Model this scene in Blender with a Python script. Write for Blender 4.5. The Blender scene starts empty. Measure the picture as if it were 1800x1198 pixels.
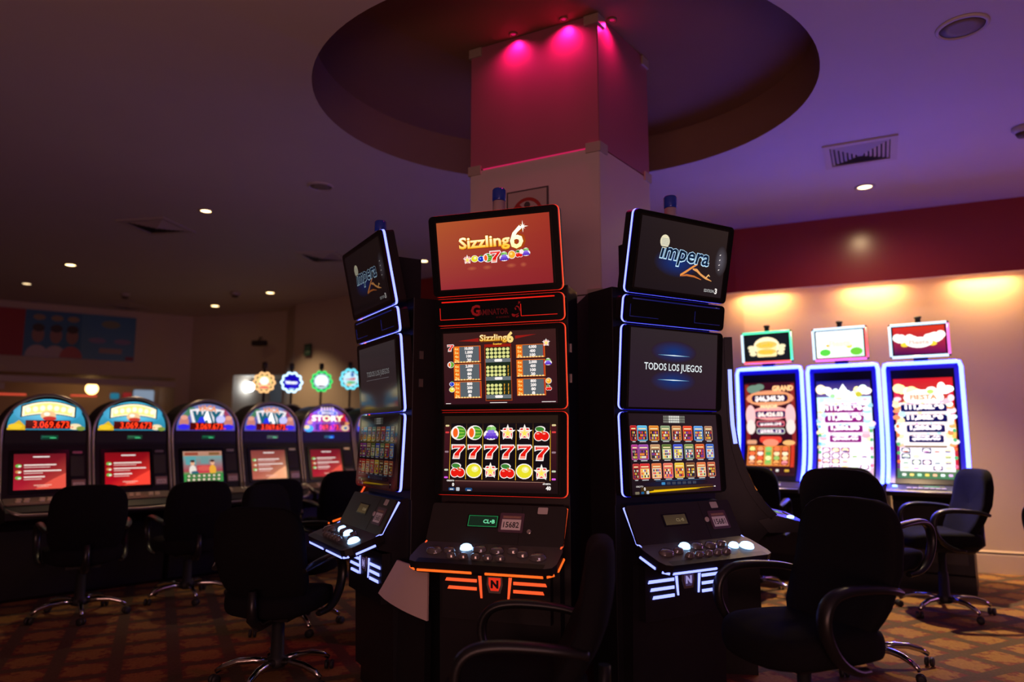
import bpy, math, random
from mathutils import Vector, Matrix
random.seed(7)
PI = math.pi
SC = bpy.context.scene
COL = SC.collection

# ------------------------------------------------------------ camera, world, exposure
def lin(c):
    c = c / 255.0
    return c / 12.92 if c <= 0.04045 else ((c + 0.055) / 1.055) ** 2.4
def rgb(r, g, b, s=1.0):
    return (lin(r) * s, lin(g) * s, lin(b) * s)

cam_data = bpy.data.cameras.new('camera')
cam = bpy.data.objects.new('camera', cam_data)
COL.objects.link(cam)
cam.location = (0, 0, 1.3)
cam.rotation_euler = (PI / 2 + 0.131, 0, 0)
cam_data.sensor_width = 36.0
cam_data.lens = 25.2
cam_data.dof.use_dof = True
cam_data.dof.focus_distance = 3.35
cam_data.dof.aperture_fstop = 1.2
SC.camera = cam

SC.view_settings.view_transform = 'Standard'
SC.view_settings.look = 'None'
SC.view_settings.gamma = 1.0
SC.view_settings.use_curve_mapping = False
SC.view_settings.exposure = 0.0

world = bpy.data.worlds.new('world')
SC.world = world
world.use_nodes = True
world.node_tree.nodes['Background'].inputs[0].default_value = (0.026, 0.0145, 0.0135, 1)
world.node_tree.nodes['Background'].inputs[1].default_value = 1.0

def add_light(name, kind, loc, target=None, energy=10, color=(1, 1, 1), parent=None, **kw):
    d = bpy.data.lights.new(name, kind)
    d.energy = energy
    d.color = color
    for k, v in kw.items():
        setattr(d, k, v)
    o = bpy.data.objects.new(name, d)
    COL.objects.link(o)
    o.location = loc
    if target is not None:
        v = Vector(target) - Vector(loc)
        o.rotation_euler = v.to_track_quat('-Z', 'Y').to_euler()
    if parent: o.parent = parent
    return o
# added unseen fill lamps, right of the column and behind the viewer
add_light('fill_violet', 'AREA', (6.2, 5.0, 0.9), (2.6, 5.2, 3.55), 17, (0.85, 0.30, 0.9), shape='RECTANGLE', size=2.4, size_y=1.2)
add_light('fill_rose', 'AREA', (-0.9, -2.5, 1.0), (-0.8, 5.5, 3.4), 76, (1.0, 0.44, 0.36), shape='RECTANGLE', size=3.0, size_y=1.0)

add_light('fill_mauve', 'AREA', (0.4, -3.0, 2.5), (0.3, 4.3, 2.2), 26, (1.0, 0.55, 0.66), shape='RECTANGLE', size=2.4, size_y=0.8)  # added fill lamp, brightens the lower column

# ------------------------------------------------------------ materials
MATS = {}
def pbr(name, color, rough=0.5, metal=0.0, spec=0.5, emit=None, es=0.0, coat=0.0):
    m = bpy.data.materials.new(name)
    m.use_nodes = True
    b = m.node_tree.nodes['Principled BSDF']
    b.inputs['Base Color'].default_value = (*color, 1)
    b.inputs['Roughness'].default_value = rough
    b.inputs['Metallic'].default_value = metal
    b.inputs['Specular IOR Level'].default_value = spec
    if coat:
        b.inputs['Coat Weight'].default_value = coat
        b.inputs['Coat Roughness'].default_value = 0.05
    if emit is not None:
        b.inputs['Emission Color'].default_value = (*emit, 1)
        b.inputs['Emission Strength'].default_value = es
    MATS[name] = m
    return m
def noisy(m, scale, amount, rough_amount=0.0, bump=0.0):
    """slight procedural variation of colour / relief"""
    nt = m.node_tree
    b = nt.nodes['Principled BSDF']
    base = tuple(b.inputs['Base Color'].default_value)
    tc = nt.nodes.new('ShaderNodeTexCoord')
    n = nt.nodes.new('ShaderNodeTexNoise')
    n.inputs['Scale'].default_value = scale
    n.inputs['Detail'].default_value = 4
    nt.links.new(tc.outputs['Object'], n.inputs['Vector'])
    mx = nt.nodes.new('ShaderNodeMix')
    mx.data_type = 'RGBA'
    mx.inputs[6].default_value = tuple(c * (1 - amount) for c in base[:3]) + (1,)
    mx.inputs[7].default_value = tuple(min(1, c * (1 + amount)) for c in base[:3]) + (1,)
    nt.links.new(n.outputs['Fac'], mx.inputs[0])
    nt.links.new(mx.outputs[2], b.inputs['Base Color'])
    if bump:
        bp = nt.nodes.new('ShaderNodeBump')
        bp.inputs['Strength'].default_value = bump
        bp.inputs['Distance'].default_value = 0.002
        nt.links.new(n.outputs['Fac'], bp.inputs['Height'])
        nt.links.new(bp.outputs['Normal'], b.inputs['Normal'])
    return m

BLACK = noisy(pbr('cabinet_black', (0.010, 0.009, 0.011), 0.42, spec=0.3), 9, 0.25)
GLOSS = pbr('bezel_black', (0.006, 0.006, 0.007), 0.16, spec=0.4)
DECK = noisy(pbr('deck_grey', (0.075, 0.066, 0.062), 0.42, spec=0.4), 30, 0.12)
PANEL = noisy(pbr('panel_dark_grey', (0.022, 0.020, 0.019), 0.38, spec=0.4), 20, 0.15)
FABRIC = noisy(pbr('chair_fabric', (0.0055, 0.005, 0.0065), 0.95, spec=0.15), 160, 0.35, bump=0.4)
ARMP = pbr('armrest_plastic', (0.009, 0.009, 0.010), 0.34, spec=0.4)
CHROME = pbr('chrome', (0.62, 0.60, 0.57), 0.16, metal=1.0)
SILVER = noisy(pbr('silver_trim', (0.34, 0.31, 0.29), 0.3, metal=0.8), 14, 0.1)
RUBBER = pbr('rubber', (0.01, 0.01, 0.01), 0.6)
CEIL = noisy(pbr('ceiling_paint', (0.52, 0.47, 0.46), 0.75, spec=0.3), 2.2, 0.04)
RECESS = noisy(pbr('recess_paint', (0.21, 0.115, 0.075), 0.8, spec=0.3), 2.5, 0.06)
WALL = noisy(pbr('wall_cream', (0.58, 0.43, 0.29), 0.6, spec=0.3), 2.0, 0.05, bump=0.05)
WALLD = noisy(pbr('wall_tan', (0.50, 0.40, 0.32), 0.7, spec=0.3), 2.0, 0.06)
MAROON = noisy(pbr('maroon_paint', (0.27, 0.020, 0.017), 0.24, spec=0.6), 3.0, 0.08)
CLAD = noisy(pbr('column_cladding', (0.52, 0.42, 0.42), 0.36, spec=0.35), 4, 0.03)
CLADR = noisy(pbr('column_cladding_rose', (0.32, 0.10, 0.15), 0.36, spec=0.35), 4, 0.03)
CLIP = pbr('clip_metal', (0.42, 0.36, 0.30), 0.4, metal=0.3)
VENTM = pbr('vent_white', (0.42, 0.36, 0.34), 0.5)
VENTD = pbr('vent_dark', (0.03, 0.022, 0.02), 0.7)
PALE = noisy(pbr('pale_board', (0.52, 0.42, 0.40), 0.6, spec=0.2), 5, 0.05)
BLUECAP = pbr('beacon_blue', (0.012, 0.03, 0.20), 0.15, spec=0.6, emit=rgb(10, 40, 150), es=0.05)
CLEAR = pbr('beacon_base', (0.40, 0.30, 0.30), 0.2, metal=0.3)
BTN = pbr('button_clear', (0.11, 0.10, 0.10), 0.1, spec=0.8, coat=1.0)
WHITEP = pbr('plate_white', (0.55, 0.50, 0.48), 0.5)
def led(name, c, s, sample=True):
    m = pbr(name, (0.02, 0.02, 0.02), 0.3, emit=c, es=s)
    if not sample: m.cycles.emission_sampling = 'NONE'
    return m
BLED = led('led_blue', (0.22, 0.26, 1.0), 2.6)
BHALO = led('led_blue_halo', (0.005, 0.004, 0.75), 1.0, False)  # blue halo around the strips, painted as an emissive rim
RLED = led('led_red', (1.0, 0.095, 0.022), 1.2)
RHALO_ACC = led('led_red_halo_accent', (1.0, 0.014, 0.006), 1.0, False)  # red halo painted as an emissive rim; also colours the accent lines
OLED = led('led_orange', (1.0, 0.13, 0.012), 1.25)
WLED = led('led_white_blue', (0.0145, 0.0225, 1.0), 54.0)
BEZGLOW = led('bezel_glow_blue', (0.0, 0.0, 0.55), 1.0, False)  # blue glow on the dark bezel, painted as emission
ACCB = led('accent_blue', (0.004, 0.008, 0.10), 1.0, False)
BTNL = led('button_lit', (0.35, 0.6, 1.0), 3.0)
WARM = led('lamp_warm', (1.0, 0.66, 0.30), 9.0)
WARM2 = led('lamp_warm_dim', (1.0, 0.72, 0.38), 2.5)
PINK = led('lamp_pink', (1.0, 0.01, 0.16), 0.5)
TUBE = led('tube_warm', (1.0, 0.68, 0.30), 3.0)
NEONR = led('neon_red', (1.0, 0.10, 0.05), 0.7)

def attr_mat(name, emissive, sample=True):
    m = bpy.data.materials.new(name)
    m.use_nodes = True
    nt = m.node_tree
    b = nt.nodes['Principled BSDF']
    a = nt.nodes.new('ShaderNodeAttribute')
    a.attribute_name = 'Col'
    if emissive:
        b.inputs['Base Color'].default_value = (0.006, 0.006, 0.007, 1)
        b.inputs['Roughness'].default_value = 0.07
        b.inputs['Specular IOR Level'].default_value = 0.5
        nt.links.new(a.outputs['Color'], b.inputs['Emission Color'])
        b.inputs['Emission Strength'].default_value = 1.0
        if not sample: m.cycles.emission_sampling = 'NONE'
    else:
        nt.links.new(a.outputs['Color'], b.inputs['Base Color'])
        b.inputs['Roughness'].default_value = 0.5
    return m
DISP = attr_mat('display', True)
DISPD = attr_mat('display_detail', True, False)
PRINT = attr_mat('print', False)

def carpet():
    m = bpy.data.materials.new('carpet')
    m.use_nodes = True
    nt = m.node_tree
    b = nt.nodes['Principled BSDF']
    b.inputs['Roughness'].default_value = 0.95
    b.inputs['Specular IOR Level'].default_value = 0.1
    N = nt.nodes.new
    L = nt.links.new
    tc = N('ShaderNodeTexCoord')
    mp = N('ShaderNodeMapping')
    mp.inputs['Rotation'].default_value = (0, 0, math.radians(-26))
    L(tc.outputs['Object'], mp.inputs['Vector'])
    # lattice of lozenges, each with a ragged ochre flower on red brown
    ns = N('ShaderNodeTexNoise')
    ns.inputs['Scale'].default_value = 19
    L(tc.outputs['Object'], ns.inputs['Vector'])
    v = N('ShaderNodeTexVoronoi')
    v.distance = 'CHEBYCHEV'
    v.inputs['Scale'].default_value = 3.3
    v.inputs['Randomness'].default_value = 0.0
    L(mp.outputs['Vector'], v.inputs['Vector'])
    v2 = N('ShaderNodeTexVoronoi')
    v2.inputs['Scale'].default_value = 3.3
    v2.inputs['Randomness'].default_value = 0.0
    L(mp.outputs['Vector'], v2.inputs['Vector'])
    ad = N('ShaderNodeMath')
    ad.operation = 'MULTIPLY_ADD'
    ad.inputs[1].default_value = 0.95
    L(ns.outputs['Fac'], ad.inputs[0])
    L(v2.outputs['Distance'], ad.inputs[2])
    fl_ = N('ShaderNodeValToRGB')
    e = fl_.color_ramp.elements
    e[0].position = 0.79; e[0].color = (0.40, 0.21, 0.07, 1)
    e[1].position = 0.90; e[1].color = (0.25, 0.085, 0.055, 1)
    L(ad.outputs[0], fl_.inputs['Fac'])
    ln_ = N('ShaderNodeValToRGB')
    e = ln_.color_ramp.elements
    e[0].position = 0.36; e[0].color = (0, 0, 0, 1)
    e[1].position = 0.40; e[1].color = (1, 1, 1, 1)
    L(v.outputs['Distance'], ln_.inputs['Fac'])
    vr = N('ShaderNodeMix')
    vr.data_type = 'RGBA'
    L(ln_.outputs['Color'], vr.inputs[0])
    L(fl_.outputs['Color'], vr.inputs[6])
    vr.inputs[7].default_value = (0.15, 0.10, 0.06, 1)
    m1 = N('ShaderNodeMix')
    m1.data_type = 'RGBA'
    m1.inputs[0].default_value = 0.0
    L(vr.outputs[2], m1.inputs[6])
    n = N('ShaderNodeTexNoise')
    n.inputs['Scale'].default_value = 60
    L(tc.outputs['Object'], n.inputs['Vector'])
    m2 = N('ShaderNodeMix')
    m2.data_type = 'RGBA'
    m2.blend_type = 'MULTIPLY'
    m2.inputs[0].default_value = 0.5
    L(m1.outputs[2], m2.inputs[6])
    L(n.outputs['Fac'], m2.inputs[7])
    L(m2.outputs[2], b.inputs['Base Color'])
    bp = N('ShaderNodeBump')
    bp.inputs['Strength'].default_value = 0.3
    L(n.outputs['Fac'], bp.inputs['Height'])
    L(bp.outputs['Normal'], b.inputs['Normal'])
    return m
CARPET = carpet()

# ------------------------------------------------------------ mesh helpers
class Fr:
    """a flat frame: (a, b, c) -> right*a + up*b + normal*c"""
    def __init__(s, o, r=(1, 0, 0), u=(0, 0, 1)):
        s.o = Vector(o); s.r = Vector(r).normalized(); s.u = Vector(u).normalized()
        s.n = s.r.cross(s.u).normalized()
    def __call__(s, a, b, c=0.0):
        return s.o + s.r * a + s.u * b + s.n * c

class MB:
    def __init__(s):
        s.v = []; s.f = []; s.m = []; s.c = []; s.mats = []; s.sm = []
    def mi(s, mat):
        if mat not in s.mats: s.mats.append(mat)
        return s.mats.index(mat)
    def poly(s, pts, mat, cols=None, smooth=False):
        i0 = len(s.v)
        s.v += [tuple(p) for p in pts]
        s.f.append(list(range(i0, i0 + len(pts))))
        s.m.append(s.mi(mat)); s.sm.append(smooth)
        s.c.append(cols)
    def grid(s, rows, mat, closed=False, smooth=True, caps=False):
        """rows of equal length -> quads"""
        i0 = len(s.v)
        n = len(rows[0])
        for r in rows: s.v += [tuple(p) for p in r]
        k = s.mi(mat)
        for i in range(len(rows) - 1):
            for j in range(n if closed else n - 1):
                j2 = (j + 1) % n
                s.f.append([i0 + i * n + j, i0 + i * n + j2, i0 + (i + 1) * n + j2, i0 + (i + 1) * n + j])
                s.m.append(k); s.c.append(None); s.sm.append(smooth)
        if caps:
            s.f.append([i0 + j for j in range(n)][::-1]); s.m.append(k); s.c.append(None); s.sm.append(False)
            b = i0 + (len(rows) - 1) * n
            s.f.append([b + j for j in range(n)]); s.m.append(k); s.c.append(None); s.sm.append(False)
    def prism(s, fr, outline, c0, c1, mat, capmat=None, smooth=False):
        a = [fr(x, y, c0) for x, y in outline]
        b = [fr(x, y, c1) for x, y in outline]
        s.grid([a, b], mat, closed=True, smooth=smooth)
        s.poly(b, capmat or mat)
        s.poly(a[::-1], capmat or mat)
    def box(s, x0, x1, y0, y1, z0, z1, mat):
        fr = Fr((0, 0, 0), (1, 0, 0), (0, 1, 0))
        s.prism(fr, [(x0, y0), (x1, y0), (x1, y1), (x0, y1)], z0, z1, mat)
    def fbox(s, fr, a0, a1, b0, b1, c0, c1, mat, capmat=None):
        s.prism(fr, [(a0, b0), (a1, b0), (a1, b1), (a0, b1)], c0, c1, mat, capmat)
    def tube(s, path, rad, mat, seg=10, closed=False, flat=1.0):
        path = [Vector(p) for p in path]
        rows = []
        n = len(path)
        prev = None
        for i, p in enumerate(path):
            if closed: t = path[(i + 1) % n] - path[i - 1]
            else: t = path[min(i + 1, n - 1)] - path[max(i - 1, 0)]
            t.normalize()
            if prev is None:
                a = Vector((0, 0, 1)) if abs(t.z) < 0.9 else Vector((1, 0, 0))
                x = t.cross(a).normalized()
            else:
                x = (prev - t * prev.dot(t)).normalized()
            prev = x
            y = t.cross(x)
            r = rad[i] if isinstance(rad, (list, tuple)) else rad
            rows.append([p + x * r * math.cos(2 * PI * k / seg) + y * r * flat * math.sin(2 * PI * k / seg) for k in range(seg)])
        if closed: rows.append(rows[0])
        s.grid(rows, mat, closed=True, caps=not closed)
    def lathe(s, prof, mat, seg=20, o=(0, 0, 0), axis='Z', smooth=True):
        rows = []
        for r, h in prof:
            row = []
            for k in range(seg):
                a = 2 * PI * k / seg
                x, y = r * math.cos(a), r * math.sin(a)
                p = (x, y, h) if axis == 'Z' else ((h, x, y) if axis == 'X' else (y, h, x))
                row.append(Vector(o) + Vector(p))
            rows.append(row)
        s.grid(rows, mat, closed=True, smooth=smooth, caps=True)
    def build(s, name, parent=None, bevel=0.0, loc=None, rotz=0.0):
        me = bpy.data.meshes.new(name)
        me.from_pydata(s.v, [], s.f)
        for m in s.mats: me.materials.append(m)
        me.polygons.foreach_set('material_index', s.m)
        me.polygons.foreach_set('use_smooth', s.sm)
        if any(c is not None for c in s.c):
            at = me.color_attributes.new('Col', 'FLOAT_COLOR', 'CORNER')
            buf = []
            for f, c in zip(s.f, s.c):
                for k in range(len(f)):
                    q = (0, 0, 0) if c is None else (c if not isinstance(c[0], tuple) else c[k])
                    buf += [q[0], q[1], q[2], 1.0]
            at.data.foreach_set('color', buf)
        me.update()
        o = bpy.data.objects.new(name, me)
        COL.objects.link(o)
        if parent is not None: o.parent = parent
        if loc is not None: o.location = loc
        o.rotation_euler = (0, 0, rotz)
        if bevel:
            b = o.modifiers.new('bevel', 'BEVEL')
            b.width = bevel; b.segments = 2; b.limit_method = 'ANGLE'; b.angle_limit = math.radians(40)
        return o

def rrect(w, h, r, n=4, cx=0, cy=0):
    pts = []
    for (sx, sy, a0) in ((1, 1, 0), (-1, 1, 90), (-1, -1, 180), (1, -1, 270)):
        for k in range(n + 1):
            a = math.radians(a0 + 90 * k / n)
            pts.append((cx + sx * (w / 2 - r) + r * math.cos(a), cy + sy * (h / 2 - r) + r * math.sin(a)))
    return pts

# text as flat triangles, cached
TXT = {}
def text_tris(body, bold=0.0, shear=0.0):
    key = (body, bold, shear)
    if key in TXT: return TXT[key]
    cu = bpy.data.curves.new('t', 'FONT')
    cu.body = body; cu.size = 1.0; cu.resolution_u = 2; cu.offset = bold; cu.shear = shear
    cu.dimensions = '2D'; cu.fill_mode = 'FRONT'
    ob = bpy.data.objects.new('t', cu)
    COL.objects.link(ob)
    dg = bpy.context.evaluated_depsgraph_get()
    dg.update()
    ev = ob.evaluated_get(dg)
    me = ev.to_mesh()
    me.calc_loop_triangles()
    vs = [(v.co.x, v.co.y) for v in me.vertices]
    ts = [tuple(t.vertices) for t in me.loop_triangles]
    ev.to_mesh_clear()
    bpy.data.objects.remove(ob)
    bpy.data.curves.remove(cu)
    x0 = min(v[0] for v in vs); x1 = max(v[0] for v in vs)
    y0 = min(v[1] for v in vs); y1 = max(v[1] for v in vs)
    TXT[key] = (vs, ts, x0, x1, y0, y1)
    return TXT[key]

class Canvas(MB):
    """a picture of flat coloured shapes laid on a surface; units are W x H, y up"""
    def __init__(s, fn, w, h, W, H, mat=None, detail=None, bg=None, ny=1):
        MB.__init__(s)
        s.fn, s.w, s.h, s.W, s.H = fn, w, h, W, H
        s.mat = mat or DISP
        s.det = detail or (DISPD if s.mat is DISP else s.mat)
        s.k = 0
        s.cuts = 0
        if bg: s.rect(0, 0, W, H, bg, base=True, ny=ny)
    def p(s, x, y, c=None):
        return s.fn((x / s.W - 0.5) * s.w, (y / s.H - 0.5) * s.h, (0.00012 if s.cuts else 0.00005) * s.k if c is None else c)
    def dim(s, f):
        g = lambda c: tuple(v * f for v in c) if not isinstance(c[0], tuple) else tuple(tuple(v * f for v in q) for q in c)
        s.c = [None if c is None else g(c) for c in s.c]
    def shape(s, pts, col, base=False):
        s.k += 1
        if s.cuts:
            step = s.H / s.cuts
            k0 = int(min(p[1] for p in pts) // step); k1 = int(max(p[1] for p in pts) // step)
            for k in range(k0, k1 + 1):
                q = pts
                for lim, sg in ((k * step, 1), ((k + 1) * step, -1)):
                    out = []
                    for a, b in zip(q, q[1:] + q[:1]):
                        da, db = (a[1] - lim) * sg, (b[1] - lim) * sg
                        if da >= 0: out.append(a)
                        if da * db < 0:
                            t = da / (da - db); out.append((a[0] + (b[0] - a[0]) * t, a[1] + (b[1] - a[1]) * t))
                    q = out
                    if len(q) < 3: break
                if len(q) >= 3: s.poly([s.p(x, y) for x, y in q], s.mat if base else s.det, col)
            return
        s.poly([s.p(x, y) for x, y in pts], s.mat if base else s.det, col)
    def rect(s, x, y, w, h, col, base=False, ny=1):
        """col: one colour or (bottom, top) or four corners bl br tr tl"""
        if isinstance(col[0], tuple):
            c4 = (col[0], col[0], col[1], col[1]) if len(col) == 2 else col
        else:
            c4 = (col,) * 4
            if s.cuts and not base:
                s.shape([(x, y), (x + w, y), (x + w, y + h), (x, y + h)], col); return
        if s.cuts:
            ny = max(1, round(h / (s.H / s.cuts)))
        s.k += 1
        mixc = lambda a, b, t: tuple(a[i] * (1 - t) + b[i] * t for i in range(3))
        for j in range(ny):
            t0, t1 = j / ny, (j + 1) / ny
            cc = (mixc(c4[0], c4[3], t0), mixc(c4[1], c4[2], t0), mixc(c4[1], c4[2], t1), mixc(c4[0], c4[3], t1))
            s.poly([s.p(x, y + h * t0), s.p(x + w, y + h * t0), s.p(x + w, y + h * t1), s.p(x, y + h * t1)],
                   s.mat if base else s.det, cc)
    def rr(s, x, y, w, h, r, col):
        s.shape(rrect(w, h, r, 3, x + w / 2, y + h / 2), col)
    def ell(s, x, y, rx, ry=None, col=(1, 1, 1), rot=0.0, n=18):
        ry = ry or rx
        c, q = math.cos(rot), math.sin(rot)
        s.shape([(x + rx * math.cos(a) * c - ry * math.sin(a) * q, y + rx * math.cos(a) * q + ry * math.sin(a) * c)
                 for a in [2 * PI * k / n for k in range(n)]], col)
    def glow(s, x, y, rx, ry, cin, cout, n=24):
        s.k += 1
        pts = [(x + rx * math.cos(2 * PI * k / n), y + ry * math.sin(2 * PI * k / n)) for k in range(n)]
        for k in range(n):
            a, b = pts[k], pts[(k + 1) % n]
            s.poly([s.p(x, y), s.p(*a), s.p(*b)], s.det, (cin, cout, cout))
    def star(s, x, y, r, col, inner=0.42, n=5):
        s.shape([(x + (r if k % 2 == 0 else r * inner) * math.sin(PI * k / n), y + (r if k % 2 == 0 else r * inner) * math.cos(PI * k / n)) for k in range(2 * n)], col)
    def text(s, x, y, body, width=None, height=None, col=(1, 1, 1), bold=0.0, shear=0.0, align='L', slope=0.0, top=None, arc=0.0):
        vs, ts, x0, x1, y0, y1 = text_tris(body, bold, shear)
        sx = sy = None
        if height: sy = height / 0.70
        if width: sx = width / (x1 - x0)
        sx = sx or sy * (s.W / s.H) * (s.h / s.w); sy = sy or sx
        ww = (x1 - x0) * sx
        xo = x - (0 if align == 'L' else ww / 2 if align == 'C' else ww)
        s.k += 1
        def pt(v):
            a = (v[0] - x0) * sx; t = a / ww - 0.5
            yy = y + v[1] * sy + slope * a + arc * (0.25 - t * t) * 4
            return s.p(xo + a, yy)
        for t in ts:
            q = [pt(vs[i]) for i in t]
            if top is None: s.poly(q, s.det, col)
            else:
                cc = tuple(tuple(col[i] * (1 - f) + top[i] * f for i in range(3)) for f in [min(1, max(0, vs[j][1] / 0.7)) for j in t])
                s.poly(q, s.det, cc)

# ------------------------------------------------------------ things
def thing(name, label, cat, loc=(0, 0, 0), rotz=0.0, group=None):
    o = bpy.data.objects.new(name, None)
    o.empty_display_size = 0.1
    COL.objects.link(o)
    o.location = loc; o.rotation_euler = (0, 0, rotz)
    return tag(o, label, cat, group)
def tag(o, label, cat, group=None):
    o['label'] = label; o['category'] = cat
    if group: o['group'] = group
    return o
def struct(o):
    o['kind'] = 'structure'
    return o

# ------------------------------------------------------------ the room
CZ = 3.55     # ceiling
RC, RX, RY, RZ = (0.336, 4.66), 1.66, 1.48, 3.87
def ring_pt(k, n, rx, ry):
    a = 2 * PI * k / n
    return RC[0] + rx * math.cos(a), RC[1] + ry * math.sin(a)
# floor
f = MB()
f.poly([(-16, -3, 0), (9, -3, 0), (9, 20, 0), (-16, 20, 0)], CARPET)
struct(f.build('floor'))
# ceiling with the round recess
c = MB()
n = 96
inner = [(*ring_pt(k, n, RX, RY), CZ) for k in range(n)]
outer = [(RC[0] + 17 * math.cos(2 * PI * k / n), RC[1] + 17 * math.sin(2 * PI * k / n), CZ) for k in range(n)]
c.grid([outer, inner], CEIL, closed=True, smooth=False)
struct(c.build('ceiling'))
c = MB()
c.grid([inner, [(x, y, CZ + 0.12) for x, y, z in inner], [(x, y, RZ) for x, y, z in inner]], RECESS, closed=True)
top = [(x, y, RZ) for x, y, z in inner]
c.poly(top[::-1], RECESS)
struct(c.build('trim_ceiling_recess'))

# right and back wall: bulkhead (maroon) over a set-back cream wall
BH = [(6.6, 5.78), (2.445, 7.671), (-1.35, 10.22)]
def offs(pts, d):
    out = []
    for i, p in enumerate(pts):
        a = Vector(pts[max(0, i - 1)]); b = Vector(pts[min(len(pts) - 1, i + 1)])
        t = (b - a).normalized()
        nrm = Vector((-t.y, t.x))       # towards the back for this travel direction is negative
        out.append((p[0] - nrm.x * d, p[1] - nrm.y * d))
    return out
BZ = 2.845
back = offs(BH, 0.34)
lipi = offs(BH, 0.05)
TZ = BZ + 0.11     # ceiling of the light trough behind the lip
b = MB()
# front face with a little thickness, lip and soffit
for i in range(len(BH) - 1):
    p, q = BH[i], BH[i + 1]; pb, qb = back[i], back[i + 1]
    b.poly([(*q, BZ), (*p, BZ), (*p, CZ), (*q, CZ)], MAROON)
    pl, ql = lipi[i], lipi[i + 1]
    b.poly([(*p, BZ), (*q, BZ), (*ql, BZ), (*pl, BZ)], WALL)
    b.poly([(*pl, BZ), (*ql, BZ), (*ql, TZ), (*pl, TZ)], WALL)
    b.poly([(*pl, TZ), (*ql, TZ), (*qb, TZ), (*pb, TZ)], WALL)
struct(b.build('trim_bulkhead'))
w = MB()
lipb = offs(BH, 0.335)
for i in range(len(BH) - 1):
    p, q = lipb[i], lipb[i + 1]
    w.poly([(*q, 0), (*p, 0), (*p, TZ), (*q, TZ)], WALL)
struct(w.build('wall_right'))
w = MB()
bb0, bb1 = offs(BH, 0.315), offs(BH, 0.335)
for i in range(len(BH) - 1):
    p, q, pb, qb = bb0[i], bb0[i + 1], bb1[i], bb1[i + 1]
    w.poly([(*q, 0), (*p, 0), (*p, 0.17), (*q, 0.17)], WALL)
    w.poly([(*q, 0.17), (*p, 0.17), (*pb, 0.185), (*qb, 0.185)], WALL)
    w.poly([(*q, 0.196), (*p, 0.196), (*pb, 0.185), (*qb, 0.185)], VENTD)
    w.poly([(*q, 0.196), (*p, 0.196), (*pb, 0.212), (*qb, 0.212)], WALL)
struct(w.build('baseboard_right'))
# back wall left of the column, in three stretches
w = MB()
B0, B1, B2, B3 = (-1.35, 10.56), (-3.75, 12.25), (-4.1, 12.9), (-6.1, 13.55)
for p, q in ((B0, B1),):
    w.poly([(*q, 0), (*p, 0), (*p, CZ), (*q, CZ)], WALLD)
struct(w.build('wall_back'))
far_grey = noisy(pbr('far_grey_wall', (0.10, 0.11, 0.13), 0.6), 1.5, 0.2)
w = MB()
# corner stretch with a doorway to a lit room
dx = lambda t: (B2[0] + (B3[0] - B2[0]) * t, B2[1] + (B3[1] - B2[1]) * t)
w.poly([(*B2, 0), (*B1, 0), (*B1, CZ), (*B2, CZ)], WALLD)
d0, d1, dz = dx(0.02), dx(0.53), 2.40
w.poly([(*d0, 0), (*B2, 0), (*B2, CZ), (*d0, CZ)], WALLD)
w.poly([(*d1, dz), (*d0, dz), (*d0, CZ), (*d1, CZ)], WALLD)
w.poly([(*B3, 0), (*d1, 0), (*d1, CZ), (*B3, CZ)], WALLD)
# reveal and the room behind
off = lambda p: (p[0] + 0.35, p[1] + 1.0)
w.poly([(*d1, 0), (*off(d1), 0), (*off(d1), dz), (*d1, dz)], WALLD)
w.poly([(*off(d1), 0), (*off(d0), 0), (*off(d0), dz), (*off(d1), dz)], far_grey)
w.poly([(*off(d0), 0), (*d0, 0), (*d0, dz), (*off(d0), dz)], WALLD)
w.poly([(*d1, dz), (*off(d1), dz), (*off(d0), dz), (*d0, dz)], WALLD)
struct(w.build('wall_corner'))
# left wall with the wide opening under the fascia
LW0, LW1 = (-12.3, 9.15), B3
ld = (Vector(LW1) - Vector(LW0)).normalized()
ln = Vector((ld.y, -ld.x))       # into the room
lp = lambda s, d=0.0: (LW0[0] + ld.x * s + ln.x * d, LW0[1] + ld.y * s + ln.y * d)
LL = (Vector(LW1) - Vector(LW0)).length
w = MB()
OZ, OE = 2.36, LL - 0.25
w.poly([(*lp(0), OZ), (*lp(LL), OZ), (*lp(LL), CZ), (*lp(0), CZ)], WALLD)
w.poly([(*lp(OE), 0), (*lp(LL), 0), (*lp(LL), OZ), (*lp(OE), OZ)], WALLD)
w.poly([(*lp(0), OZ), (*lp(OE), OZ), (*lp(OE, -1.0), OZ), (*lp(0, -1.0), OZ)], WALLD)
w.poly([(*lp(OE), 0), (*lp(OE), OZ), (*lp(OE, -2.5), OZ), (*lp(OE, -2.5), 0)], WALLD)
w.poly([(*lp(0, -2.5), 0), (*lp(OE, -2.5), 0), (*lp(OE, -2.5), OZ + 0.3), (*lp(0, -2.5), OZ + 0.3)], WALLD)
w.poly([(*lp(0, -1.0), OZ), (*lp(OE, -1.0), OZ), (*lp(OE, -2.5), OZ + 0.3), (*lp(0, -2.5), OZ + 0.3)], WALLD)
struct(w.build('wall_left'))
w = MB()
lfr = Fr((*lp(0, -0.05), 0), (ld.x, ld.y, 0), (0, 0, 1))
w.fbox(lfr, 0, OE, 2.19, 2.30, 0.0, 0.06, CLAD)
w.fbox(lfr, 0, OE - 2.6, 2.06, 2.17, 0.0, 0.05, CLAD)
struct(w.build('trim_header'))

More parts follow.
